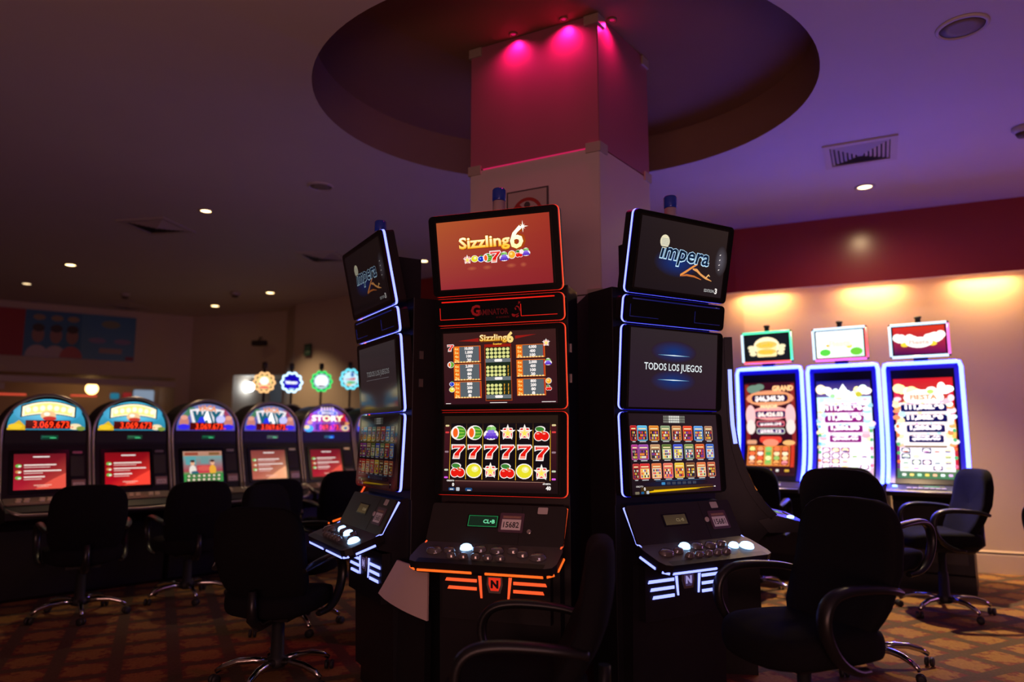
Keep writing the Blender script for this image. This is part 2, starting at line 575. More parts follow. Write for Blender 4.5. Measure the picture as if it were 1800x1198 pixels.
# ------------------------------------------------------------ column
CC, CL_, CR_ = Vector((0.522, 4.10)), Vector((-0.275, 4.53)), Vector((0.93, 4.66))
CD = CL_ + (CR_ - CC)
quad = [CC, CR_, CD, CL_]
w = MB()
ident = Fr((0, 0, 0), (1, 0, 0), (0, 1, 0))
cen = (CC + CR_ + CD + CL_) / 4
shr = [tuple(cen + (p - cen) * 0.965) for p in quad]
w.prism(ident, shr, 0, RZ, pbr('column_core', (0.05, 0.035, 0.03), 0.7))
struct(w.build('trim_column_core'))
col_t = thing('column_cladding', 'square column clad in pale panels rising into the round ceiling recess', 'column', (0, 0, 0))
def clad(z0, z1, sides):
    for a, bq in sides:
        m = MB()
        t = (bq - a).normalized()
        nn = Vector((t.y, -t.x))
        L = (bq - a).length
        fr = Fr((a.x - nn.x * 0.012, a.y - nn.y * 0.012, 0), (t.x, t.y, 0), (0, 0, 1))
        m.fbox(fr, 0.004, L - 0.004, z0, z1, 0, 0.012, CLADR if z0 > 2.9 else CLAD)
        m.build('panel', col_t, bevel=0.002)
sides = ((CL_, CC), (CC, CR_), (CR_, CD), (CD, CL_))
SZ = (0.0, 2.12, 3.015, RZ)
for k in range(3): clad(SZ[k] + 0.004, SZ[k + 1] - 0.004, sides)
def clip(corner, da, db, z):
    m = MB()
    for d in (da, db):
        t = d.normalized()
        nn = Vector((t.y, -t.x))
        if (corner + t * 0.1 + nn * 0.2 - cen).length < (corner + t * 0.1 - cen).length: nn = -nn
        fr = Fr((corner.x, corner.y, z), (t.x, t.y, 0), (0, 0, 1))
        sgn = 1 if fr.n.x * nn.x + fr.n.y * nn.y > 0 else -1
        m.fbox(fr, -0.008, 0.085, -0.03, 0.03, 0.0, sgn * 0.012, CLIP)
    m.build('corner_clip', col_t)
for z in SZ[1:3] + (RZ - 0.035,):
    clip(CC, CL_ - CC, CR_ - CC, z)
    clip(CL_, CC - CL_, CD - CL_, z)
    clip(CR_, CC - CR_, CD - CR_, z)
# glowing edge of the acrylic panel on the left face
t = (CC - CL_).normalized()
m = MB()
fr = Fr((CL_.x, CL_.y, 3.015), (t.x, t.y, 0), (0, 0, 1))
LF = (CC - CL_).length
m.fbox(fr, 0.10, LF - 0.085, -0.0035, 0.0035, 0.0, 0.005, led('edge_pink', (1.0, 0.02, 0.16), 0.55))
m.build('glowing_edge', col_t)
# sign on the left face
fr = Fr((CL_.x + t.x * (LF * 0.47), CL_.y + t.y * (LF * 0.47), 2.655), (t.x, t.y, 0), (0, 0, 1))
fr.o = fr(0, 0, 0.004)
m = MB()
m.prism(fr, [(-0.145, -0.17), (0.145, -0.17), (0.145, 0.17), (-0.145, 0.17)], -0.002, 0.008, pbr('sign_frame', (0.06, 0.05, 0.05), 0.5))
sg = tag(m.build('wall_sign'), 'framed square prohibition sign with a red ring on the column', 'sign')
cv = Canvas(lambda a, b_, c_: fr(a, b_, c_ + 0.0085), 0.27, 0.32, 100, 118, PRINT, bg=(0.40, 0.32, 0.30))
cv.ell(50, 62, 40, 40, rgb(150, 40, 35), n=32); cv.ell(50, 62, 32, 32, (0.40, 0.32, 0.30), n=32)
cv.ell(50, 58, 12, 20, (0.05, 0.04, 0.04)); cv.ell(50, 84, 8, 8, (0.05, 0.04, 0.04))
cv.shape([(24, 82), (30, 88), (78, 42), (72, 36)], rgb(150, 40, 35))
cv.build('sign_face', sg)

# ------------------------------------------------------------ ceiling fittings
def pink_lamp(x, y, label):
    d = thing('spot_lamp', label, 'lamp', (x, y, RZ), 0, 'pink spot lamps over the column')
    m = MB(); m.lathe([(0.030, 0), (0.030, -0.008), (0.020, -0.010), (0.018, -0.004)], RECESS, 16); m.build('bezel', d)
    m = MB(); m.lathe([(0.016, -0.0045), (0.008, -0.0055)], PINK, 14); m.build('lens', d)
    return d
nl = Vector((t.y, -t.x))
tr = (CR_ - CC).normalized(); nr = Vector((tr.y, -tr.x))
for s_, tt, nn, lab, en in ((0.345, t, nl, 'pink spot lamp left over the wide column face', 22), (0.70, t, nl, 'pink spot lamp over the wide column face next to its front corner', 28)):
    p = CL_ + tt * s_ + nn * 0.042
    d = pink_lamp(p.x, p.y, lab)
    add_light('spot_beam', 'SPOT', (0, 0, -0.012), None, en, (1.0, 0.012, 0.22), d, spot_size=math.radians(150), spot_blend=1.0, shadow_soft_size=0.03)
p = CC + tr * 0.115 + nr * 0.042
d = pink_lamp(p.x, p.y, 'pink spot lamp over the narrow right column face')
add_light('spot_beam', 'SPOT', (0, 0, -0.012), None, 16, (1.0, 0.012, 0.22), d, spot_size=math.radians(150), spot_blend=1.0, shadow_soft_size=0.03)

def downlight(x, y, label, r=0.055, mat=None, energy=0, ang=70, spill=0):
    d = thing('downlight', label, 'ceiling light', (x, y, CZ), 0, 'ceiling downlights')
    m = MB(); m.lathe([(r * 1.45, 0), (r * 1.45, -0.006), (r * 1.08, -0.010), (r * 1.02, -0.002)], VENTM, 20); m.build('trim_ring', d)
    m = MB(); m.lathe([(r, -0.003), (r * 0.4, -0.006)], mat or WARM, 18); m.build('lens', d)
    if energy:
        add_light('beam', 'SPOT', (0, 0, -0.03), None, energy, (1.0, 0.70, 0.38), d, spot_size=math.radians(ang), spot_blend=0.7, shadow_soft_size=0.05)
    if spill:
        add_light('spill', 'SPOT', (0, 0, -0.03), None, spill, (1.0, 0.70, 0.38), d, spot_size=math.radians(172), spot_blend=1.0, shadow_soft_size=0.05)
    return d
downlight(3.22, 6.303, 'bright downlight by the purple ceiling vent over the three tall machines', 0.06, WARM, 560, 84, 62)
downlight(-3.091, 7.005, 'bright downlight beside the large dark vent, left ceiling', 0.05, WARM, 60, 84)
downlight(-5.87, 9.317, 'yellow downlight farther back left, left of the dark vent', 0.06, WARM, 0)
downlight(-7.25, 10.505, 'dim downlight at the far left over the banner', 0.06, WARM2, 0)
downlight(-3.843, 11.194, 'far downlight right of the smoke detector near the back wall', 0.06, WARM, 170, 100)
downlight(-5.196, 12.353, 'far downlight near the back corner over the doorway', 0.065, WARM, 25, 80)
downlight(-1.146, 9.098, 'downlight showing between the left and red lit machines', 0.05, WARM, 20, 80)

def vent(x, y, rot, s, label, frame=VENTM):
    d = thing('air_vent', label, 'vent', (x, y, CZ), rot, 'square ceiling vents')
    m = MB()
    h = s / 2
    fl = Fr((0, 0, 0), (1, 0, 0), (0, 1, 0))
    for (a0, a1, b0, b1) in ((-h, h, -h, -h + 0.05), (-h, h, h - 0.05, h), (-h, -h + 0.05, -h + 0.05, h - 0.05), (h - 0.05, h, -h + 0.05, h - 0.05)):
        m.box(a0, a1, b0, b1, -0.014, 0, frame)
    m.build('frame', d)
    m = MB(); m.box(-h + 0.04, h - 0.04, -h + 0.04, h - 0.04, -0.003, 0, VENTD); m.build('plenum', d)
    # four triangular louvre fields meeting in the middle
    q = h - 0.05
    for k in range(4):
        m = MB()
        a = k * PI / 2
        R = Matrix.Rotation(a, 3, 'Z')
        nb = 7
        for i in range(nb):
            r0 = q * (i + 0.15) / nb; r1 = q * (i + 0.75) / nb
            z0, z1 = -0.012 - 0.02 * (1 - r0 / q), -0.004 - 0.02 * (1 - r1 / q)
            m.poly([R @ Vector(v) for v in ((-r0, -r0, z0), (r0, -r0, z0), (r1, -r1, z1), (-r1, -r1, z1))], frame)
        m.build('louvre', d)
    return d
VR = math.radians(-27)
vent(2.79, 5.50, VR, 0.53, 'square louvred vent in the purple ceiling on the right')
vent(-3.85, 7.54, VR + 0.3, 0.56, 'large dark square vent in the left ceiling beside a downlight', VENTM)
vent(-2.40, 8.88, VR + 0.35, 0.52, 'dark square vent left of the blue edged left machine top', VENTM)
vent(-6.75, 12.4, VR + 0.3, 0.5, 'far dark vent near the back corner of the ceiling', VENTM)

def disc_speaker(x, y, r, label):
    d = thing('ceiling_speaker', label, 'speaker', (x, y, CZ), 0, 'round ceiling speakers')
    m = MB(); m.lathe([(r * 1.14, 0), (r * 1.14, -0.006), (r, -0.014), (r * 0.98, -0.004)], CEIL, 28); m.build('rim', d)
    m = MB(); m.lathe([(r * 0.97, -0.004), (r * 0.5, -0.008)], pbr('grille', (0.20, 0.16, 0.13), 0.7), 28); m.build('grille', d)
disc_speaker(-1.741, 6.288, 0.10, 'round ceiling speaker left of the ceiling recess')
disc_speaker(2.50, 3.72, 0.115, 'round ceiling speaker right of the ceiling recess')
def detector(x, y, label, r=0.06, name='smoke_detector'):
    d = thing(name, label, 'detector', (x, y, CZ))
    m = MB(); m.lathe([(r, 0), (r, -0.02), (r * 0.75, -0.045), (r * 0.3, -0.055)], VENTM, 18); m.build('body', d)
    m = MB(); m.lathe([(r * 0.7, -0.047), (r * 0.5, -0.075), (r * 0.2, -0.08)], pbr('det_dark', (0.08, 0.05, 0.03), 0.6), 14); m.build('sensor', d)
detector(3.76, 5.03, 'ceiling sprinkler and detector at the right edge of the ceiling', 0.07)
detector(-6.2, 11.3, 'small dark ceiling detector above the blue banner', 0.08)
detector(-4.4, 11.2, 'small ceiling detector left of a far downlight', 0.08)

# tubes hidden behind the bulkhead washing the cream wall
bd = (Vector(BH[1]) - Vector(BH[0])).normalized()     # towards the left/back
bn = Vector((-bd.y, bd.x)) * -1.0
for px_, lab in ((2.66, 'left wall washer tube over the cream wall'), (3.66, 'middle wall washer tube over the cream wall'), (4.56, 'right wall washer tube over the cream wall')):
    tpar = (px_ - BH[1][0]) / (BH[0][0] - BH[1][0])
    base = Vector(BH[1]) + (Vector(BH[0]) - Vector(BH[1])) * tpar
    pos = base + Vector((-bd.y, bd.x)) * -0.24
    d = thing('wall_washer', lab, 'light fitting', (pos.x, pos.y, TZ), math.atan2(bd.y, bd.x), 'warm wall washers under the bulkhead')
    m = MB(); m.box(-0.30, 0.30, -0.03, 0.03, -0.022, 0, WALL); m.build('housing', d)
    m = MB(); m.tube([(-0.27, 0, -0.030), (0.27, 0, -0.030)], 0.008, TUBE, 8); m.build('tube', d)
    tgt = pos - Vector((-bd.y, bd.x)) * 0.2
    l = add_light('glow', 'AREA', (0, 0, -0.045), None, 17.5, (1.0, 0.60, 0.24), d, shape='RECTANGLE', size=0.5, size_y=0.02)
    l.rotation_euler = (math.radians(25), 0, 0)

# banner, exit sign, wall camera on the far walls
bfr = Fr((*lp(5.58, 0.02), 3.03), (ld.x, ld.y, 0), (0, 0, 1))
m = MB(); m.prism(bfr, rrect(2.1, 0.80, 0.005, 1), -0.01, 0.006, WHITEP)
bo = tag(m.build('banner'), 'blue banner with three faces on the far left wall above the opening', 'banner')
cv = Canvas(lambda a, b_, c_: bfr(a, b_, c_ + 0.007), 2.1, 0.80, 210, 80, PRINT, bg=((0.03, 0.17, 0.30), (0.02, 0.13, 0.26)))
cv.rect(0, 0, 42, 80, rgb(150, 15, 30))
cv.rect(125, 0, 85, 80, ((0.10, 0.26, 0.40), (0.04, 0.18, 0.32)))
for k, xx in enumerate((62, 88, 112)):
    cv.shape([(xx + 17 * math.cos(PI * q / 10), 0.5 + 20 * math.sin(PI * q / 10)) for q in range(11)], (0.45, 0.36, 0.36) if k < 2 else (0.42, 0.10, 0.10))
    cv.ell(xx, 38, 9, 14, (0.30, 0.16, 0.12)); cv.ell(xx, 50, 9, 7, (0.04, 0.025, 0.02))
    cv.ell(xx, 68, 9, 5, (0.30, 0.22, 0.12))
for xx in (150, 190): cv.ell(xx, 34, 14, 5, (0.25, 0.2, 0.32))
cv.ell(170, 64, 15, 7, (0.20, 0.22, 0.12)); cv.rect(154, 12, 36, 9, (0.35, 0.25, 0.2)); cv.rect(196, 1, 13, 7, (0.25, 0.05, 0.07))
cv.build('print', bo)
wb = (Vector(B1) - Vector(B0)).normalized()
ep = Vector(B0) + wb * 2.55
efr = Fr((ep.x - wb.y * -0.02 - 0.01, ep.y - 0.03, 2.73), (-wb.x, -wb.y, 0), (0, 0, 1))
m = MB(); m.prism(efr, rrect(0.17, 0.20, 0.005, 1), 0, 0.02, VENTD)
es = tag(m.build('exit_sign'), 'small dark green exit sign high on the back wall', 'sign')
cv = Canvas(lambda a, b_, c_: efr(a, b_, c_ + 0.021), 0.16, 0.19, 100, 118, PRINT, bg=(0.02, 0.09, 0.06))
cv.text(50, 72, 'SALIDA', width=84, height=28, col=(0.22, 0.3, 0.25), align='C'); cv.ell(32, 36, 10, 20, (0.22, 0.3, 0.25)); cv.shape([(50, 30), (50, 46), (70, 46), (70, 56), (90, 38), (70, 20), (70, 30)], (0.22, 0.3, 0.25))
cv.build('sign_face', es)
cp = Vector(dx(0.25))
wc = thing('security_camera', 'small dark camera on the wall above the lit doorway', 'camera', (cp.x, cp.y, 2.98))
m = MB(); m.tube([(0, -0.01, 0.10), (0.0, -0.12, 0.08), (0, -0.14, 0.02)], 0.014, VENTD, 8); m.build('bracket', wc)
m = MB(); m.lathe([(0.05, -0.13), (0.055, 0.0), (0.05, 0.13)], VENTD, 14, (0.02, -0.17, -0.02), 'X'); m.build('housing', wc)

# lit things in the rooms beyond
def lamp_ball(loc, r, c, s, label, energy=0):
    d = thing('wall_lamp', label, 'lamp', loc)
    m = MB(); m.lathe([(r * math.sin(PI * k / 10) + 0.001, -r * math.cos(PI * k / 10)) for k in range(11)], led('bulb', c, s), 18); m.build('bulb', d)
    m = MB(); m.tube([(0, 0, r * 0.9), (0, 0.06, r * 1.5), (0, 0.15, r * 1.6)], 0.012, VENTD, 8); m.build('bracket', d)
    if energy: add_light('glow', 'POINT', (0, -r * 1.3, 0), None, energy, c, d, shadow_soft_size=r)
q = dx(0.26)
lamp_ball((-4.97, 13.57, 2.21), 0.085, (0.75, 0.9, 1.0), 14, 'bright white lamp shining in the far doorway', 1.2)
q = lp(6.156, -1.7)
lamp_ball((q[0], q[1], 2.21), 0.11, (1.0, 0.55, 0.18), 7, 'orange lamp in the room beyond the wide left opening', 2)
for s0, s1, z, lab in ((4.3, 5.1, 2.07, 'red neon line beyond the opening above the leftmost arched machine'), (5.82, 6.27, 2.08, 'red neon line below the orange lamp beyond the opening')):
    a, b_ = lp(s0, -1.9), lp(s1, -1.9)
    m = MB(); m.tube([(*a, z), (*b_, z)], 0.018, NEONR, 8)
    tag(m.build('neon_tube'), lab, 'neon light')
for k, (s0, z, c_) in enumerate(((6.56, 2.08, (0.02, 0.25, 0.4)), (6.78, 2.10, (0.35, 0.02, 0.02)), (7.08, 2.10, (0.35, 0.45, 0.6)))):
    a = lp(s0, -1.75)
    m = MB(); m.prism(Fr((*a, z), (ld.x, ld.y, 0)), rrect(0.16 + 0.22 * (k == 2), 0.12 + 0.12 * (k == 2), 0.03, 3), 0, 0.05, VENTD, led('far_screen%d' % k, c_, 0.6))
    tag(m.build('far_display'), ('teal', 'red', 'pale')[k] + ' glowing display in the room beyond the left opening', 'display')

# ------------------------------------------------------------ symbols for the displays
R_, G_, Y_, W_, K_, O_ = rgb(235, 25, 15), rgb(60, 160, 50), rgb(255, 225, 30), rgb(255, 245, 240), rgb(10, 8, 10), rgb(255, 120, 20)
def sym(cv, kind, x, y, s):
    """fruit symbol of half size s"""
    if kind == 'melon':
        cv.ell(x, y, s * 1.12, s * 0.98, W_); cv.ell(x + s * 0.1, y, s * 0.95, s * 0.85, rgb(70, 150, 40))
        for k in (-1, 0, 1): cv.ell(x + s * 0.35, y + k * s * 0.45, s * 0.55, s * 0.09, rgb(150, 200, 70), rot=-0.15 * k)
        cv.ell(x - s * 0.42, y, s * 0.52, s * 0.78, W_); cv.ell(x - s * 0.45, y, s * 0.36, s * 0.62, rgb(250, 100, 30))
    elif kind == 'grape':
        cv.ell(x, y - s * 0.25, s * 1.05, s * 0.72, W_); cv.ell(x, y + s * 0.5, s * 0.62, s * 0.5, W_)
        cv.ell(x - s * 0.25, y + s * 0.45, s * 0.42, s * 0.36, rgb(120, 190, 90)); cv.ell(x + s * 0.3, y + s * 0.5, s * 0.4, s * 0.34, rgb(150, 210, 120))
        for r in range(3):
            for k in range(4 - r):
                cv.ell(x + (k - (3 - r) / 2) * s * 0.46, y - s * 0.58 + r * s * 0.36, s * 0.27, s * 0.25, (rgb(90, 50, 190), rgb(120, 80, 220), rgb(150, 120, 235))[r], n=10)
    elif kind == 'star':
        cv.star(x, y, s * 1.12, W_); cv.rr(x - s * 0.7, y - s * 0.75, s * 1.4, s * 1.4, s * 0.15, W_); cv.rr(x - s * 0.6, y - s * 0.65, s * 1.2, s * 1.2, s * 0.12, R_)
        cv.star(x, y, s * 1.05, W_); cv.star(x, y - s * 0.05, s * 0.75, rgb(255, 225, 150)); cv.star(x, y - s * 0.1, s * 0.4, rgb(255, 235, 90))
    elif kind == 'cherry':
        for dx_, c0 in ((-0.42, W_), (0.42, W_)): cv.ell(x + dx_ * s, y - s * 0.3, s * 0.66, s * 0.66, c0)
        cv.ell(x - s * 0.2, y + s * 0.6, s * 0.7, s * 0.4, W_)
        for dx_ in (-0.42, 0.42):
            cv.ell(x + dx_ * s, y - s * 0.3, s * 0.56, s * 0.56, R_); cv.ell(x + dx_ * s - s * 0.1, y, s * 0.2, s * 0.09, rgb(255, 170, 150))
        cv.ell(x - s * 0.25, y + s * 0.6, s * 0.6, s * 0.3, rgb(60, 130, 50), rot=-0.1)
        cv.ell(x + s * 0.1, y + s * 0.28, s * 0.16, s * 0.16, rgb(200, 130, 60))
    elif kind == 'lemon':
        cv.ell(x, y, s * 1.15, s, W_); cv.ell(x, y, s * 1.02, s * 0.87, rgb(235, 225, 40)); cv.ell(x + s * 0.15, y + s * 0.2, s * 0.5, s * 0.4, rgb(250, 245, 150)); cv.ell(x + s * 0.2, y + s * 0.28, s * 0.2, s * 0.18, W_)
    elif kind == 'plum':
        cv.ell(x, y - s * 0.1, s, s * 0.85, W_); cv.ell(x, y - s * 0.1, s * 0.85, s * 0.7, rgb(20, 50, 200)); cv.ell(x + s * 0.2, y + s * 0.8, s * 0.35, s * 0.2, rgb(60, 140, 60)); cv.ell(x - s * 0.2, y, s * 0.25, s * 0.2, rgb(140, 160, 240))
    elif kind == 'orange':
        cv.ell(x, y, s, s, W_); cv.ell(x, y, s * 0.86, s * 0.86, rgb(250, 180, 50)); cv.ell(x - s * 0.2, y + s * 0.2, s * 0.35, s * 0.3, rgb(255, 225, 130))
    elif kind == '7':
        o = [(-1.0, 0.95), (0.9, 0.95), (1.1, 0.6), (0.35, -0.2), (0.25, -1.0), (-0.8, -1.0), (-0.65, -0.3), (0.1, 0.4), (-0.6, 0.35), (-0.95, 0.2)]
        i = [(-0.82, 0.8), (0.83, 0.8), (0.92, 0.62), (0.2, -0.22), (0.1, -0.86), (-0.62, -0.86), (-0.48, -0.3), (0.35, 0.53), (-0.55, 0.5), (-0.82, 0.36)]
        # split into convex pieces
        for poly_, c0 in ((o, W_), (i, R_)):
            P_ = lambda k: (x + poly_[k][0] * s, y + poly_[k][1] * s)
            cv.shape([P_(0), P_(9), P_(8), P_(7), P_(2), P_(1)], c0)
            cv.shape([P_(7), P_(6), P_(5), P_(4), P_(3), P_(2)], c0)
        cv.shape([(x - s * 0.6, y - s * 0.84), (x - s * 0.55, y - s * 0.55), (x + s * 0.12, y - s * 0.55), (x + s * 0.08, y - s * 0.84)], rgb(255, 150, 130))
        cv.rect(x - s * 0.7, y + s * 0.66, s * 1.4, s * 0.09, rgb(255, 150, 140))

def logo_fruit(cv, x, y, w, sc=1.0, small=False):
    """arched golden lettering with a big numeral"""
    h = w * 0.155
    cv.text(x, y, 'Sizzling', width=w * 0.80, height=h, col=rgb(90, 25, 5), bold=0.075, slope=0.0)
    cv.text(x, y, 'Sizzling', width=w * 0.795, height=h, col=rgb(240, 140, 20), bold=0.052)
    cv.text(x + w * 0.003, y + h * 0.03, 'Sizzling', width=w * 0.79, height=h * 0.98, col=rgb(255, 200, 60, 1.1), bold=0.022, top=rgb(255, 252, 215, 1.2))
    cv.text(x + w * 0.79, y - h * 0.33, '6', height=h * 2.0, col=rgb(170, 70, 10), bold=0.06, shear=0.12)
    cv.text(x + w * 0.795, y - h * 0.31, '6', height=h * 1.95, col=rgb(255, 235, 160, 1.2), bold=0.02, shear=0.12, top=rgb(255, 255, 240, 1.3))
    cv.star(x + w * 1.0, y + h * 1.55, h * 0.55, rgb(255, 255, 235, 1.3), inner=0.16, n=4)
    cv.star(x + w * 1.0, y + h * 1.55, h * 0.32, rgb(255, 255, 235, 1.3), inner=0.3, n=8)

def scr_red_logo(cv):
    a, b, c_, d = rgb(150, 45, 52), rgb(138, 34, 40), rgb(160, 52, 36), rgb(176, 84, 44)
    cv.rect(0, 0, 160, 90, (a, b, c_, d), base=True, ny=4)
    logo_fruit(cv, 31, 53, 92)
    x = 42
    for k_, s, dy in (('star', 6, 0), ('lemon', 4.6, 0.5), ('plum', 5, 0), ('melon', 6.2, 0.5), ('7', 8, 1.5), ('grape', 6.5, 0.5), ('orange', 5.5, 2), ('cherry', 5, 2.5), ('grape', 5.5, 4)):
        sym(cv, k_, x, 38 + dy, s); x += s + 4.6
    cv.ell(119.5, 43, 3, 3, W_)
    for xx, ww in ((48, 9), (70, 8), (104, 8), (121, 5)): cv.glow(xx, 26, ww, 3.5, rgb(185, 90, 62), rgb(150, 46, 46), 14)

def scr_paytable(cv):
    a, b = rgb(52, 17, 26), rgb(58, 28, 26)
    cv.rect(0, 0, 160, 97, (a, b), base=True)
    for sx in (0, 1): cv.shape([(22, 86), (52, 89), (52, 84)] if not sx else [(134, 91), (104, 90), (104, 86)], rgb(150, 25, 20))
    cv.text(53, 84.5, 'Sizzling', width=40, height=8.5, col=rgb(160, 90, 10), bold=0.08)
    cv.text(53.5, 85, 'Sizzling', width=39, height=8, col=rgb(255, 200, 70), bold=0.02, top=rgb(255, 250, 200))
    cv.text(92, 82, '6', height=13, col=rgb(255, 220, 130), bold=0.05)
    cv.rect(60, 4, 38, 76, rgb(150, 60, 25)); cv.rect(61.2, 5.2, 35.6, 73.6, rgb(25, 40, 25)); cv.rect(60, 76, 38, 4, rgb(150, 25, 15))
    cv.text(79, 79, 'Scatter', width=13, height=2.6, col=rgb(255, 190, 60), align='C', bold=0.03)
    for b_ in range(3):
        y0 = 74 - b_ * 24.2
        cv.rect(61.2, y0 - 18.5, 35.6, 5.0, rgb(108, 116, 120)); cv.rr(74, y0 - 17.8, 11, 3.6, 1.5, W_)
        for r in range(3):
            for k in range(6):
                xx = 64.5 + k * 5.75; yy = y0 - 1 - r * 5.0
                if k < 6 - b_: cv.ell(xx, yy, 2.5, 2.2, rgb(225, 225, 140), n=10)
                else: cv.text(xx, yy - 1.6, '?', height=3.6, col=rgb(240, 170, 50), align='C', bold=0.05)
    rows = ((16, 57, ('10.000', '1.000', '100', '20')), (16, 33, ('2.000', '400', '80', '20')), (16, 9, ('800', '200', '80', '8')))
    rows2 = ((106, 61, ('4.000', '400', '100')), (106, 36, ('2.000', '400', '100', '20')), (106, 11, ('800', '200', '80', '8')))
    k0 = cv.k
    for x, y, vals in rows + rows2:
        cv.k = k0
        h = 21 if len(vals) == 4 else 16
        cv.rect(x - 0.8, y - 0.8, 39.6, h + 1.6, rgb(230, 110, 25)); cv.rect(x, y, 38, h, rgb(90, 98, 104)); cv.rect(x, y, 8, h, rgb(240, 110, 20))
        cv.rect(x + 36.4, y, 1.6, h, rgb(180, 40, 25))
        for k, v in enumerate(vals):
            yy = y + h - (k + 1) * h / len(vals) + 1.0
            cv.text(x + 1, yy, '%dx' % (6 - k), width=6, height=3.4, col=rgb(255, 220, 120), bold=0.03)
            cv.text(x + 22, yy, v, height=3.6, width=3.0 + 1.6 * len(v), col=W_, align='C', bold=0.05)
        for k in range(9): cv.ell(x + 2 + k * 4.2, y + 0.3, 1.8, 0.9, rgb(255, 220, 140), n=8)
    for k_, x, y, s in (('7', 11, 77, 5), ('melon', 11, 54, 4.5), ('plum', 12, 28, 3.8), ('lemon', 12, 20, 3.6), ('star', 147, 79, 5), ('grape', 149, 54, 4.8), ('orange', 149, 29, 4), ('cherry', 149, 20, 3.8)): sym(cv, k_, x, y, s)
    cv.rect(3, 0.8, 7, 0.8, W_); cv.rect(67, 1.2, 24, 0.8, W_); cv.rect(139, 1.5, 19, 0.8, W_)

def scr_reels(cv):
    cv.rect(0, 0, 160, 100, (rgb(26, 10, 14), rgb(26, 12, 14), rgb(40, 26, 18), rgb(40, 26, 18)), base=True)
    for x in (1, 150): cv.rect(x, 20, 8, 68, (rgb(40, 14, 24), rgb(70, 22, 28)))
    for k in range(6): cv.rect(10 + k * 23.4, 18, 22.2, 72, (rgb(14, 8, 14), rgb(18, 12, 16)))
    for k in range(7): cv.shape([(9.0 + k * 23.4, 16), (9.5 + k * 23.4, 90), (10.0 + k * 23.4, 16)], rgb(225, 170, 30)); cv.rect(9.2 + k * 23.4, 30, 0.7, 50, rgb(225, 175, 40))
    G = (('melon', 'melon', 'grape', 'star', 'star', 'cherry'), ('7',) * 6, ('cherry', 'lemon', 'star', 'cherry', 'lemon', 'star'))
    k0 = cv.k
    for r in range(3):
        for k in range(6):
            cv.k = k0
            sym(cv, G[r][k], 21.3 + k * 23.4, 77.5 - r * 25 - (1.5 if k == 5 else 0), 10.0)
    for y, c_ in ((87, rgb(230, 210, 150)), (78, rgb(220, 60, 60)), (52, rgb(150, 120, 130)), (28, rgb(200, 210, 180)), (18, rgb(220, 90, 220))):
        for x in (2, 152): cv.rr(x, y - 1.2, 5.5, 2.4, 1, c_)
    cv.rect(18, 13.6, 125, 0.5, rgb(190, 140, 120)); cv.rect(18, 4, 125, 9.5, (rgb(28, 12, 14), rgb(62, 30, 32)))
    cv.text(6, 13, 'CREDITO', height=1.8, col=W_, bold=0.04); cv.text(17, 6.8, '0', height=4.0, col=W_, align='R', bold=0.05)
    cv.text(140, 11, 'APUESTA', height=1.8, col=W_, bold=0.04); cv.text(151, 4.5, '40', height=4.4, col=W_, align='R', bold=0.05)
    cv.rr(9, 0.8, 9, 4, 1.6, rgb(25, 70, 120)); cv.rr(33, 0.8, 10, 4, 1.6, rgb(25, 70, 120)); cv.rr(20, 0.6, 5, 4.6, 1, rgb(190, 195, 205)); cv.rect(36, 1.2, 5, 1, W_); cv.rect(11, 2, 5, 1.2, W_)

def scr_blue_logo(cv):
    cv.rect(0, 0, 160, 95, (rgb(26, 18, 22), rgb(34, 24, 28), rgb(44, 32, 30), rgb(34, 25, 28)), base=True)
    cv.glow(70, 40, 42, 20, rgb(16, 48, 120), rgb(32, 24, 28))
    cv.glow(152, 52, 12, 22, rgb(90, 85, 95), rgb(38, 28, 29))
    cv.text(37, 44, 'impera', width=93, height=22, col=rgb(190, 225, 245, 1.2), bold=0.046, shear=0.2, slope=-0.02)
    cv.text(38, 44.5, 'impera', width=91, height=21.5, col=rgb(12, 60, 110), bold=0.020, shear=0.2, slope=-0.02)
    cv.text(38.6, 44.8, 'impera', width=90, height=21.2, col=rgb(16, 26, 42), bold=-0.004, shear=0.2, slope=-0.02)
    cv.ell(44, 66, 8.4, 9.2, rgb(235, 225, 190)); cv.rect(37, 58, 15, 1.2, rgb(25, 30, 45))
    for k in range(6): cv.rect(38, 61 + k * 1.7, 13, 0.5, rgb(130, 150, 160))
    # the orange swash
    def band(pts, w0, c_):
        for i in range(len(pts) - 1):
            (x0, y0), (x1, y1) = pts[i], pts[i + 1]
            a, b_ = w0[i], w0[i + 1]
            cv.shape([(x0, y0 - a), (x1, y1 - b_), (x1, y1 + b_), (x0, y0 + a)], c_)
    band([(78, 24), (88, 30), (100, 38), (108, 42)], (1.6, 1.8, 1.6, 0.6), rgb(240, 150, 70))
    band([(80, 23.5), (90, 25.5), (104, 25), (118, 22)], (0.8, 1.4, 1.2, 0.4), rgb(200, 110, 50))
    band([(100, 35), (108, 34), (116, 29), (126, 25), (138, 22)], (1.0, 2.2, 1.6, 1.6, 0.4), rgb(235, 160, 90))
    band([(126, 25), (131, 30), (134, 28)], (1.2, 1.2, 0.4), rgb(245, 190, 120))
    for k in range(4): cv.shape([(148, 60 - k * 7), (150, 61.4 - k * 7), (150.6, 60.6 - k * 7), (148.6, 59.2 - k * 7)], W_)
    cv.text(126, 6, 'EDITION', width=19, height=4.2, col=rgb(205, 205, 205)); cv.text(146.5, 5.2, '3', height=7.2, col=W_, bold=0.04)

